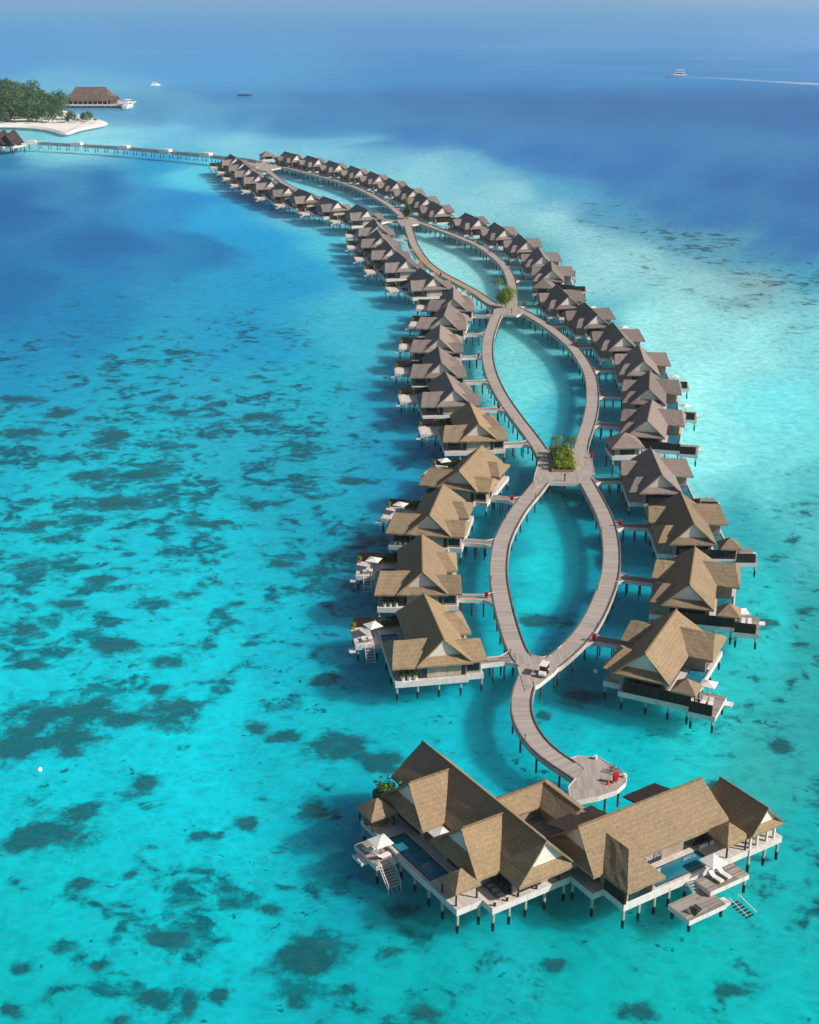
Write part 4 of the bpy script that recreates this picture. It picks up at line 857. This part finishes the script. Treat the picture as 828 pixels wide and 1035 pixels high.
def palm(x, y, h, lean, label, n=15, fl=2.4, z=ZD+.3):
    t = thing('palm_tree', label, 'palm', (x,y,z), 0); a, b = palm_parts(h, lean, rnd, n, fl); a.build('trunk', TRUNK, t); b.build('crown', PALMLEAF, t)
(x, y), (x2, y2) = PALM3
palm(x, y, 5.0, (.2,.1), 'left of two palms rising from the square planting bed', 17, 2.1); palm(x2, y2, 4.9, (.1,.2), 'right of two palms rising from the square planting bed', 17, 2.1)
palm(x+.3, y-4.2, 3.0, (.1,0), 'short palm among the shrubs at the left of the square bed', 11, 1.3)
def tree(x, y, h, r, label, mat=LEAF, n=1500, z=ZD+.08, group=None, ls=.3):
    t = thing('broadleaf_tree', label, 'tree', (x,y,z), rnd.uniform(0,6), group)
    m = MB(); m.tube((0,0,0),(.1,.05,h*.5),.16,8,.11)
    for k in range(6):
        a = k*1.05; m.tube((.1,.05,h*(.35+.03*k)),(math.cos(a)*r*.6,math.sin(a)*r*.6,h*(.6+.04*k)),.06,5,.03)
    m.build('trunk', TRUNK, t)
    m = MB()
    for k in range(9):
        a = k*2.4; q = r*.55*math.sqrt((k+.5)/9); leaf_clump(n//9, r*.5, r*.5, h*.24, (math.cos(a)*q, math.sin(a)*q, h*(.40+.42*((k*7)%5)/5)), ls, rnd, m)
    m.build('crown', mat, t)
(x, y), (x2, y2) = PLANT2
tree(x, y, 6.8, 3.2, 'round bushy green tree on the middle boardwalk junction', BRIGHTLEAF, 2200)
palm(x2, y2, 7.4, (-.6,.2), 'palm leaning left behind the round tree on the middle junction', 18, 3.2)
(x, y) = PLANT1[0]
tree(x, y, 5.8, 2.3, 'dark green tree on the far boardwalk junction', LEAF, 1100); palm(x-.6, y+1.6, 8.2, (.2,.2), 'slim palm behind the tree on the far junction', 13, 2.0)
for k, (px, py) in enumerate(((x2,y2),(x,y))):
    pass

# ------------------------------------------------------------------ huts beside the walk
HL = ['square grey thatched hut behind the fourth villa of the right row','square grey thatched hut beside the tenth villa of the right row','square grey thatched hut beside the fifteenth villa of the right row','small thatched hut standing alone at the far end of the boardwalk loop']
for k, (x, y) in enumerate(HUTS):
    hh = (3.6,3.4,3.0,3.9)[k]; base = ZD+.1
    t = thing('thatched_hut', HL[k], 'hut', (x,y,0), R((5,-12,20,20)[k]), 'square huts along the boardwalk')
    m = MB(); m.slab(hut_roof(0,0,hh,7.0,4.6), .3); o = m.build('roof', (GREY_THATCH,GREY_THATCH,GREY_THATCH_OLD,GREY_THATCH_OLD)[k], t); soften(o,1.1,.04)
    m = MB(); m.box(-hh+.9,-hh+.9,base,hh-.9,hh-.9,4.7); m.build('wall', WALL, t)
    for sx, sy in ((0,-1),(-1,0),(1,0)):
        m = MB(); q = hh-.9
        if sx == 0: m.box(-q*.6,-q-.06,base+.1,q*.6,-q-.003,base+1.8)
        else: m.box(min(sx*q+sx*.003,sx*q+sx*.06),-q*.6,base+.5,max(sx*q+sx*.003,sx*q+sx*.06),q*.6,base+1.7)
        m.build('window' if sx else 'door', GLASS, t)
    m = MB(); m.box(-hh+.2,-hh+.2,1.8,hh-.2,hh-.2,base); m.build('deck', DECK, t)
    for sx in (-1,1):
        for sy in (-1,1):
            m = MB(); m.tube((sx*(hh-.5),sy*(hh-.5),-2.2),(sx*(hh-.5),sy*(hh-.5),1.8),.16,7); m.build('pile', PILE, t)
            m = MB(); m.box(sx*(hh-.55)-.08,sy*(hh-.55)-.08,base,sx*(hh-.55)+.08,sy*(hh-.55)+.08,4.6); m.build('post', FRAME, t)

# ------------------------------------------------------------------ long jetty to the island
c = LINES['JET']; nr = frames(c)
jet = thing('jetty', 'long straight pile jetty running from the villas to the island', 'jetty')
ribbon('deck', 'JET', c, 3.0, ZD+.05, WALK, jet)
kb = MB(); jp = []
for sg in (-1,1):
    d = 0
    for i in range(len(c)-1):
        def pt(ii, o): v = c[ii]+nr[ii]*sg*(1.5+o); return (v.x,v.y)
        a0,a1,b0,b1 = pt(i,0),pt(i,.15),pt(i+1,0),pt(i+1,.15)
        kb.prism([a0,b0,b1,a1] if sg < 0 else [a1,b1,b0,a0], ZD-.6, ZD+.9)
        d += (c[i+1]-c[i]).length
        if d > 6: d = 0; q = c[i]+nr[i]*sg*1.3; jp.append((q.x,q.y))
kb.build('parapet', FASCIA, jet)
jp.sort(key=lambda p: p[1])
rest = MB()
for i, (x, y) in enumerate(jp):
    m = MB() if i < 100 else rest; m.tube((x,y,-.5),(x,y,ZD-.2),.25,6)
    if i < 100: m.build('pile', PILE, jet)
if rest.f: rest.build('pile', PILE, jet)['kind'] = 'stuff'
for bx, by in BAYS:
    i = min(range(1,len(c)-1), key=lambda k: (c[k].x-bx)**2+(c[k].y-by)**2); q = c[i]; tdir = (c[i+1]-c[i-1]).normalized()
    m = MB(); m.box(-4,-2.7,ZD-.3,4,2.7,ZD+.12); m.box(-4,-2.75,ZD+.12,4,-2.6,ZD+1.1); m.box(-4,2.6,ZD+.12,4,2.75,ZD+1.1); m.box(-2.6,-1.6,ZD+.12,2.6,1.6,ZD+2.0)
    o = m.build('resting_bay', CANVAS, jet); o.location = (q.x,q.y,.02); o.rotation_euler = (0,0,math.atan2(tdir.y,tdir.x))

# ------------------------------------------------------------------ island, far buildings, boats
def sheet(name, pl, z, mat, kind='structure'):
    Q = smooth([*pl, pl[0]], 6)[:-1]; n = len(Q); m = MB()
    ar = sum(Q[i].x*Q[(i+1)%n].y-Q[(i+1)%n].x*Q[i].y for i in range(n)); sg = 1 if ar > 0 else -1
    I = []
    for i in range(n):
        d = (Q[(i+1)%n]-Q[i-1]).normalized(); I.append(Q[i]+Vector((-d.y,d.x))*sg*2.5)
    m.poly([(p.x,p.y,z) for p in I])
    for i in range(n):
        j = (i+1)%n; m.poly([(Q[i].x,Q[i].y,-.4),(Q[j].x,Q[j].y,-.4),(I[j].x,I[j].y,z),(I[i].x,I[i].y,z)])
    o = m.build(name, mat); o['kind'] = kind; return o
sheet('beach', ISLAND, .9, SAND)
protos = []
for k in range(5):
    h = 13+1.3*k; r = 5.5+.7*k
    t = thing('island_tree', '', 'tree')
    m = MB(); m.tube((0,0,-1),(.4,.2,h*.55),.35,7,.22); m.build('trunk', TRUNK, t)
    m = MB()
    for j in range(8):
        a = j*2.4+k; q = r*.55*math.sqrt((j+.5)/8); leaf_clump(62, r*.5, r*.5, h*.2, (math.cos(a)*q, math.sin(a)*q, h*(.34+.46*((j*7)%5)/5)), .95, rnd, m)
    m.build('crown', ISLELEAF, t); freeze(t); protos.append(t)
ip = []
tries = 0
while len(ip) < 260 and tries < 20000:
    tries += 1
    x = rnd.uniform(-430,-185); y = rnd.uniform(905,1200)
    if inside_poly((x,y), WOOD) and all((x-a)**2+(y-b)**2 > 30 for a,b in ip): ip.append((x,y))
for k, (x, y) in enumerate(ip):
    o = protos[k] if k < 5 else copy_tree(protos[k%5]); near = y < 935; sc = rnd.uniform(.75,1.15)
    tip = min(1, max(.42, (-205-x)/60)); sc *= tip
    o.location = (x,y,.9); o.rotation_euler = (0,0,rnd.uniform(0,6)); o.scale = (sc,sc,sc)
    o['label'] = 'dense green tree in the wood covering the island'; o['group'] = 'trees of the island wood'
t0 = None
for k in range(9):
    x, y = -262+k*5.5+rnd.uniform(-3,3), WOOD[9][1]-5+rnd.uniform(-4,3)
    if t0 is None:
        t0 = thing('beach_parasol', '', 'parasol'); m = MB(); m.tube((0,0,0),(0,0,2.6),.08,6); m.build('pole', TRUNK, t0); m = MB(); m.lathe([(2.0,2.2),(0,3.4)],(0,0,0),9); m.lathe([(0,3.2),(2.0,2.15),(2.0,2.2)],(0,0,0),9); m.build('thatch', FARTHATCH, t0); freeze(t0); o = t0
    else: o = copy_tree(t0)
    o.location = (x,y,.9); o['label'] = 'thatched parasol on the sand in front of the island trees'; o['group'] = 'thatched beach parasols'
# overwater restaurant beyond the island
(xa, ya), (xb, yb), (xc, yc) = REST
t = thing('restaurant', 'wide brown hip roofed overwater restaurant beyond the island wood', 'restaurant', ((xa+xb)/2, (ya+yb)/2, 0), math.atan2(yb-ya, xb-xa))
L = math.hypot(xb-xa, yb-ya)/2; D = 15
m = MB(); m.slab([[(-L*.68,D,14.5),(L*.68,D,14.5),(L*1.02,-1,5.2),(-L*1.02,-1,5.2)], [(-L*.68,D,14.5),(L*.68,D,14.5),(L*1.02,2*D,5.2),(-L*1.02,2*D,5.2)], [(-L*.68,D,14.5),(-L*1.02,-1,5.2),(-L*1.02,2*D,5.2)], [(L*.68,D,14.5),(L*1.02,-1,5.2),(L*1.02,2*D,5.2)]], .5); m.build('roof', FARTHATCH, t)
m = MB(); m.box(-L*.95,1.5,2.4,L*.95,2*D-2,5.2); m.build('wall', FRAME, t)
m = MB(); m.box(-L*1.15,-4,1.6,L*1.9,2*D,2.4); m.build('deck', DECK, t)
for k in range(9): m = MB(); x = -L*.9+L*1.8*k/8; m.box(x-.3,-.3,2.4,x+.3,.3,5.2); m.build('column', WHITE, t)
for k in range(12): m = MB(); x = -L*1.1+L*3*k/11; m.tube((x,-3.5,-2),(x,-3.5,1.6),.4,6); m.build('pile', PILE, t)
m = MB(); m.slab([[(L*1.0,4,8.5),(L*1.35,4,8.5),(L*1.4,-1,5.5),(L*.98,-1,5.5)],[(L*1.0,4,8.5),(L*1.35,4,8.5),(L*1.4,9,5.5),(L*.98,9,5.5)]],.3); m.build('annex_roof', FARTHATCH, t)
m = MB(); m.box(L*1.02,0,2.4,L*1.36,8,5.6); m.build('annex_wall', WALL, t)
def boat(loc, rz, Ls, label, hull=HULL, cab=True, group=None):
    t = thing('motor_boat', label, 'boat', loc, rz, group)
    m = MB(); W_ = Ls*.15; H = Ls*.11
    secs = [(-.5,.85,.0),(-.2,1,.0),(.15,.95,.02),(.35,.6,.15),(.5,.02,.35)]; rings = []
    for u, w, r in secs: rings.append([(u*Ls,-w*W_,H*(1+r)),(u*Ls,-w*W_*.6,-.2),(u*Ls,w*W_*.6,-.2),(u*Ls,w*W_,H*(1+r))])
    for a, b in zip(rings, rings[1:]):
        for i in range(4): m.poly([a[i],b[i],b[(i+1)%4],a[(i+1)%4]])
    m.poly(rings[0]); m.build('hull', hull, t)
    if cab:
        m = MB(); m.prism([(-.35*Ls,-.75*W_),(.12*Ls,-.75*W_),(.24*Ls,-.3*W_),(.24*Ls,.3*W_),(.12*Ls,.75*W_),(-.35*Ls,.75*W_)], H, H*2.1); c1 = m.build('cabin', HULL, t)
        m = MB(); m.box(-.3*Ls,-.76*W_,H*1.4,.1*Ls,.76*W_,H*1.8); m.build('window_band', GLASS, c1)
        m = MB(); m.prism([(-.36*Ls,-.7*W_),(.05*Ls,-.7*W_),(.05*Ls,.7*W_),(-.36*Ls,.7*W_)], H*2.9, H*3.05); m.build('flybridge_roof', HULL, t)
        for x in (-.33,.02):
            for y in (-.6,.6): m = MB(); m.tube((x*Ls,y*W_,H*2.1),(x*Ls,y*W_,H*2.9),.06,5); m.build('stanchion', STEEL, t)
    else:
        m = MB(); m.prism([(-.3*Ls,-.6*W_),(.1*Ls,-.6*W_),(.1*Ls,.6*W_),(-.3*Ls,.6*W_)], H*2.2, H*2.4); m.build('awning', FASCIA, t)
        for x in (-.28,.08):
            for y in (-.5,.5): m = MB(); m.tube((x*Ls,y*W_,H*.5),(x*Ls,y*W_,H*2.2),.07,5); m.build('stanchion', STEEL, t)
boat(BOATS[0]+(.0,), R(176), 21, 'white motor yacht trailing a wake on the open sea')
boat(BOATS[1]+(.0,), R(20), 9.5, 'small white motor boat moored off the restaurant')
boat(BOATS[2]+(.0,), R(5), 13, 'low dark open boat with a pale awning lying on the blue water', NAVY, False)
boat((xc-1.5, yc+4, 0), R(80), 19, 'tall white boat moored at the end of the restaurant deck')
for k, (x, y) in enumerate(BUOYS):
    t = thing('buoy', ['white mooring buoy alone on the turquoise water at the left','white mooring buoy in the dark water beside the nearest right villa'][k], 'buoy', (x,y,0))
    m = MB(); m.lathe([(0,-.3),(.3,-.15),(.38,.1),(.28,.35),(0,.45)],(0,0,0),12); m.build('float', HULL, t, True); m = MB(); m.lathe([(.06,.44),(.1,.5),(.06,.56),(.03,.5),(.06,.44)],(0,0,0),8); m.build('ring', STEEL, t)
# paired thatched huts where the jetty leaves the frame
for k, (x, y) in enumerate(EDGEHUT):
    t = thing('arrival_hut', ['dark peaked thatched hut cut by the left edge at the jetty','dark peaked thatched hut on the jetty head, the right one'][k], 'hut', (x-1.5,y+2,0), R(-20), 'huts on the jetty head')
    m = MB(); m.slab([[(0,-5,9.5),(0,5,11.5),(5.2,6,4.2),(5.2,-6,4.2)],[(0,-5,9.5),(0,5,11.5),(-5.2,6,4.2),(-5.2,-6,4.2)]],.4); m.build('roof', FARHUT, t)
    m = MB(); m.box(-3.8,-5,2.7,3.8,5,5); m.build('wall', FRAME, t); m = MB(); m.box(-6,-7,1.9,6,7,2.7); m.build('deck', DECK, t)
    for sx in (-5,5):
        for sy in (-6,6): m = MB(); m.tube((sx,sy,-2),(sx,sy,1.9),.3,6); m.build('pile', PILE, t)

# ------------------------------------------------------------------ the sea
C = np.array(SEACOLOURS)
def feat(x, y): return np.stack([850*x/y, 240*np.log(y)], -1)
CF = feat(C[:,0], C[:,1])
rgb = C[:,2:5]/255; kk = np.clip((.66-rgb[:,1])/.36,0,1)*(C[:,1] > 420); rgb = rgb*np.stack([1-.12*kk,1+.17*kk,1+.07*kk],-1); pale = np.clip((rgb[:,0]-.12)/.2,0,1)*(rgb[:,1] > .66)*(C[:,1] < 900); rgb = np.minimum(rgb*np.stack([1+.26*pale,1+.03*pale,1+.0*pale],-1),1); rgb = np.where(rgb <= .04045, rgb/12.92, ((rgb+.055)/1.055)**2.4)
NY, NX = 330, 240
ys = np.concatenate([np.linspace(60,110,8), np.geomspace(113,1400,NY-60), np.geomspace(1440,40000,52)])
us = np.linspace(-.62,.62,NX)
YY, UU = np.meshgrid(ys, us, indexing='ij'); XX = UU*(YY+60)
X, Y = XX.ravel(), YY.ravel(); Ycl = np.clip(Y, 100, 5200)
F = feat(X*Ycl/Y, Ycl)
lat = np.random.RandomState(5).rand(3, 64, 64, 2)-.5
def lattice(k, x, y):
    xi, yi = np.floor(x).astype(int), np.floor(y).astype(int); fx, fy = (x-xi)[:,None], (y-yi)[:,None]; fx, fy = fx*fx*(3-2*fx), fy*fy*(3-2*fy)
    g = lambda a, b: lat[k, a%64, b%64]
    return (g(xi,yi)*(1-fx)+g(xi+1,yi)*fx)*(1-fy)+(g(xi,yi+1)*(1-fx)+g(xi+1,yi+1)*fx)*fy
for k, (sx, sy, am) in enumerate(((70,26,16),(28,11,9),(11,5,4))): F = F+lattice(k, F[:,0]/sx, F[:,1]/sy)*np.array([am*2.2, am])
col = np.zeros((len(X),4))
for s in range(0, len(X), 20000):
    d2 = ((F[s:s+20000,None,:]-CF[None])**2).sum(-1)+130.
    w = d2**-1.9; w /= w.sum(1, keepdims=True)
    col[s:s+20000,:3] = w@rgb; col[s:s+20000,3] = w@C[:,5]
reef = np.zeros(len(X))
for x, y, rx, ry in REEFS:
    q = ((X-x)/rx)**2+((Y-y)/ry)**2; reef = np.maximum(reef, np.exp(-q*.9))
deep = np.clip((Y-900)/450, 0, 1); lum = col[:,:3].mean(1)
deep = np.maximum(deep, np.clip((.22-lum)/.12, 0, 1)*np.clip((Y-330)/250,0,1))
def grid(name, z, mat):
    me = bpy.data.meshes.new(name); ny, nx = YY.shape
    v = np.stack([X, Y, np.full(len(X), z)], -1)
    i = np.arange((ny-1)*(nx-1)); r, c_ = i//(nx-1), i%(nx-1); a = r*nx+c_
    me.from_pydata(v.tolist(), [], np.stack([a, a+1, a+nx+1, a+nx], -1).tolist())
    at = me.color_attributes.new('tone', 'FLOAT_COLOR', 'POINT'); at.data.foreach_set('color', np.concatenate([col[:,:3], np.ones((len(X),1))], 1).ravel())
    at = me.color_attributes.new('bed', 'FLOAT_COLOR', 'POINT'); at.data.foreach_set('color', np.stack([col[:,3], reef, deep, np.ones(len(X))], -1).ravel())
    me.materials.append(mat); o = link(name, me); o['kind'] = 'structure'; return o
GAIN = SEA_GAIN
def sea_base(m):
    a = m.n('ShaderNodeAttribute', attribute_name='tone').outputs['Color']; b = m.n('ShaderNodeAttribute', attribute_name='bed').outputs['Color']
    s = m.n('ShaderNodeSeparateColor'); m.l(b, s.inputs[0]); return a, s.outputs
m = N('seabed'); tone, bed = sea_base(m); v = m.coord()
big = m.noise(v, .03, 3, .5, .5); n1 = m.noise(v, .19, 9, .62, .3); n2 = m.noise(v, .42, 6, .65, .3); n3 = m.noise(v, 1.5, 4, .65); n4 = m.noise(v, .07, 6, .7, 1.0)
pat = m.math('ADD', n1, m.math('MULTIPLY_ADD', big, .34, -.17))
thr = m.math('MULTIPLY_ADD', bed[0], -.36, .695)
core = m.step(m.math('MULTIPLY_ADD', n2, .16, m.math('ADD', pat, -.08)), m.math('ADD', thr, -.01), m.math('ADD', thr, .10)); halo = m.step(pat, m.math('ADD', thr, -.07), m.math('ADD', thr, .05))
gate = m.step(bed[0], .03, .25); spk = m.noise(v, .62, 5, .6, .5); n5 = m.noise(v, 3.4, 3, .6)
bl = m.math('ADD', bed[1], m.math('ADD', m.math('MULTIPLY_ADD', n1, 2.1, -1.05), m.math('MULTIPLY_ADD', n2, .9, -.45))); bgate = m.step(bed[1], .04, .25)
bcore = m.math('MULTIPLY', m.step(m.math('MULTIPLY_ADD', n3, .5, m.math('ADD', bl, -.25)), .38, .74), bgate); bhalo = m.math('MULTIPLY', m.step(bl, .14, .60), m.step(bed[1], .02, .2))
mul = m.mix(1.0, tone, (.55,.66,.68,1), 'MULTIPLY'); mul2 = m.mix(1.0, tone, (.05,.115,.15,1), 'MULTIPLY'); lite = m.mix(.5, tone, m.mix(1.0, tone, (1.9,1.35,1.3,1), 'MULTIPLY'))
sand = m.mix(m.math('MULTIPLY', m.step(n4, .46, .68), .6), tone, mul)
sand = m.mix(m.math('MULTIPLY', m.step(n2, .45, .68), .55), sand, mul)
sand = m.mix(m.math('MULTIPLY', m.step(n3, .48, .70), .35), sand, mul)
sand = m.mix(m.math('MULTIPLY', m.step(n2, .50, .30), .55), sand, lite)
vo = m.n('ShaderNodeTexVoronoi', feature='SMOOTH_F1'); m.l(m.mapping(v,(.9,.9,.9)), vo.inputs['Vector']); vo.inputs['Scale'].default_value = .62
sand = m.mix(m.math('MULTIPLY', m.step(vo.outputs['Distance'], .42, .8), .5), sand, lite)  # soft caustic light flecks painted pale into the sand colour
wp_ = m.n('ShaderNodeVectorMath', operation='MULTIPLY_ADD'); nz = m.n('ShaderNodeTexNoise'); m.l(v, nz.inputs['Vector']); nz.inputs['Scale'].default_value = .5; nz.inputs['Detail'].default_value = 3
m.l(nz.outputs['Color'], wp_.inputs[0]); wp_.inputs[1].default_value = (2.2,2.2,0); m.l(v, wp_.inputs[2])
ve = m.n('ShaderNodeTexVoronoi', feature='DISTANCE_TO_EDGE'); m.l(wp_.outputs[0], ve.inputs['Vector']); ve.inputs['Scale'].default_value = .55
sand = m.mix(m.math('MULTIPLY', m.step(ve.outputs['Distance'], .16, .0), m.math('MULTIPLY', m.step(n4, .35, .6), .55)), sand, lite)  # thin caustic lines: rippling sunlight painted onto the sand as brighter colour
dk = m.mix(m.step(n2, .35, .65), m.mix(.5, mul2, (.004,.025,.035,1)), m.mix(.4, mul2, (.03,.16,.16,1)))
tex = m.math('MULTIPLY', m.math('MULTIPLY_ADD', m.step(n2, .32, .56), .38, .62), m.math('MULTIPLY_ADD', m.step(n5, .3, .5), .2, .8))
sth = m.math('MULTIPLY_ADD', m.step(n4, .40, .62), -.15, .74)
speck = m.math('MULTIPLY', m.step(spk, sth, m.math('ADD', sth, .05)), m.step(bed[0], .0, .12))
c = m.mix(m.math('MULTIPLY', m.math('MULTIPLY', halo, gate), .60), sand, mul)
c = m.mix(m.math('MULTIPLY', m.math('MULTIPLY', core, gate), m.math('MULTIPLY', tex, .92)), c, mul2)
c = m.mix(m.math('MULTIPLY', speck, .8), c, mul2)
c = m.mix(m.math('MULTIPLY', bhalo, .75), c, m.mix(.35, mul, mul2))
c = m.mix(m.math('MULTIPLY', bcore, m.math('MULTIPLY', tex, 1.0)), c, dk)
gain = m.n('ShaderNodeVectorMath', operation='SCALE'); m.l(c, gain.inputs[0]); gain.inputs['Scale'].default_value = GAIN*1.12
ss = m.n('ShaderNodeSubsurfaceScattering', falloff='BURLEY'); m.l(gain.outputs[0], ss.inputs['Color']); ss.inputs['Scale'].default_value = 7.5; ss.inputs['Radius'].default_value = (.7,1,1)
m.done(ss.outputs[0]); SEABED = m.m
m = N('sea_water'); tone, bed = sea_base(m); v = m.coord()
# wind lanes on the open water
lane = m.noise(m.mapping(v, (.0011,.012,1), (0,0,R(6))), 1.0, 5, .6, .4); lane2 = m.noise(m.mapping(v, (.004,.05,1), (0,0,R(-4))), 1.0, 4, .6)
lt = m.mix(m.math('MULTIPLY', m.math('MULTIPLY', m.step(lane, .52, .72), bed[2]), .18), tone, (.30,.48,.70,1))
lt = m.mix(m.math('MULTIPLY', m.math('MULTIPLY', m.step(lane2, .5, .3), bed[2]), .13), lt, (.02,.10,.28,1))
gain = m.n('ShaderNodeVectorMath', operation='SCALE'); m.l(lt, gain.inputs[0]); gain.inputs['Scale'].default_value = GAIN
dif = m.n('ShaderNodeBsdfDiffuse'); m.l(gain.outputs[0], dif.inputs[0])
tr = m.n('ShaderNodeBsdfTransparent'); tr.inputs[0].default_value = (.97,1,1,1)
mx = m.n('ShaderNodeMixShader'); m.l(m.math('MULTIPLY_ADD', bed[2], .91, .09), mx.inputs[0]); m.l(tr.outputs[0], mx.inputs[1]); m.l(dif.outputs[0], mx.inputs[2])
wv = m.math('ADD', m.noise(m.mapping(v, (.5,1,1), (0,0,R(20))), .9, 4, .55, .4), m.math('MULTIPLY', m.noise(v, .22, 3, .5), 1.6))
nrm = m.bump(wv, .9, .5)
gl = m.n('ShaderNodeBsdfGlossy'); gl.inputs['Roughness'].default_value = .16; m.l(nrm, gl.inputs['Normal'])
fr = m.n('ShaderNodeFresnel'); fr.inputs[0].default_value = 1.33; m.l(nrm, fr.inputs['Normal'])
fk = m.math('MINIMUM', m.math('MULTIPLY', fr.outputs[0], .6), .16)
ms = m.n('ShaderNodeMixShader'); m.l(fk, ms.inputs[0]); m.l(mx.outputs[0], ms.inputs[1]); m.l(gl.outputs[0], ms.inputs[2])
m.done(ms.outputs[0]); SEA = m.m
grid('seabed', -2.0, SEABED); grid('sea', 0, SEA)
# wake of the yacht: pale foam sheet lying on the water
m = MB(); wp = [Vector(p) for p in WAKE]; wl = smooth(WAKE, 8); nw = frames(wl); L = len(wl)
for i in range(L-1):
    a, b = 1.8+16*i/L, 1.8+16*(i+1)/L
    p, q = wl[i], wl[i+1]
    m.poly([(*(p-nw[i]*a),.03),(*(q-nw[i+1]*b),.03),(*(q+nw[i+1]*b),.03),(*(p+nw[i]*a),.03)])
fm = N('foam'); v = fm.coord(); d = fm.n('ShaderNodeBsdfDiffuse'); d.inputs[0].default_value = (.80,.86,.92,1); tt = fm.n('ShaderNodeBsdfTransparent'); mm = fm.n('ShaderNodeMixShader')
fm.l(fm.math('MULTIPLY', fm.step(fm.noise(fm.mapping(v,(.012,.12,1)), 1, 4), .30, .62), .45), mm.inputs[0]); fm.l(tt.outputs[0], mm.inputs[1]); fm.l(d.outputs[0], mm.inputs[2]); fm.done(mm.outputs[0])
o = m.build('wake', fm.m); o['kind'] = 'stuff'; o['label'] = 'pale foam wake stretching behind the white yacht'; o['category'] = 'wake'

# thin sea haze over the whole place
m = MB(); m.box(-26000,-3000,-30,26000,45000,420); hz = N('haze'); vs = hz.n('ShaderNodeVolumeScatter'); vs.inputs['Color'].default_value = (.66,.82,1,1); vs.inputs['Density'].default_value = .00009; vs.inputs['Anisotropy'].default_value = .0
hz.l(vs.outputs[0], hz.out.inputs['Volume']); o = m.build('haze', hz.m); o['kind'] = 'structure'

# ------------------------------------------------------------------ light, camera
AZ, EL = R(-17), R(34.5)            # sun stands to the right and a little behind the viewer
sd = Vector((math.cos(AZ)*math.cos(EL), math.sin(AZ)*math.cos(EL), math.sin(EL)))
l = bpy.data.lights.new('sun', 'SUN'); l.energy = 5.0; l.angle = R(.5); l.color = (1,.945,.87)
lo_ = bpy.data.objects.new('sun', l); COL.objects.link(lo_); lo_.rotation_euler = sd.to_track_quat('Z','Y').to_euler()
w = bpy.data.worlds.new('World'); scene.world = w; w.use_nodes = True; nt = w.node_tree; nt.nodes.clear()
sky = nt.nodes.new('ShaderNodeTexSky'); sky.sky_type = 'NISHITA'; sky.sun_disc = False; sky.sun_elevation = EL; sky.sun_rotation = math.pi/2-AZ; sky.dust_density = 2.0
bg = nt.nodes.new('ShaderNodeBackground'); bg.inputs[1].default_value = .063; ow = nt.nodes.new('ShaderNodeOutputWorld')
nt.links.new(sky.outputs[0], bg.inputs[0]); nt.links.new(bg.outputs[0], ow.inputs[0])
cam = bpy.data.cameras.new('camera'); co = bpy.data.objects.new('camera', cam); COL.objects.link(co); scene.camera = co
co.location = (0,0,CAMERA[0]); co.rotation_euler = (R(90-CAMERA[1]),0,0)
cam.sensor_fit = 'VERTICAL'; cam.sensor_height = 36; cam.lens = CAMERA[2]; cam.clip_start = 1; cam.clip_end = 60000
scene.view_settings.view_transform = 'Standard'; scene.view_settings.look = 'None'; scene.view_settings.exposure = 0
scene.cycles.transparent_max_bounces = 12; scene.cycles.max_bounces = 6
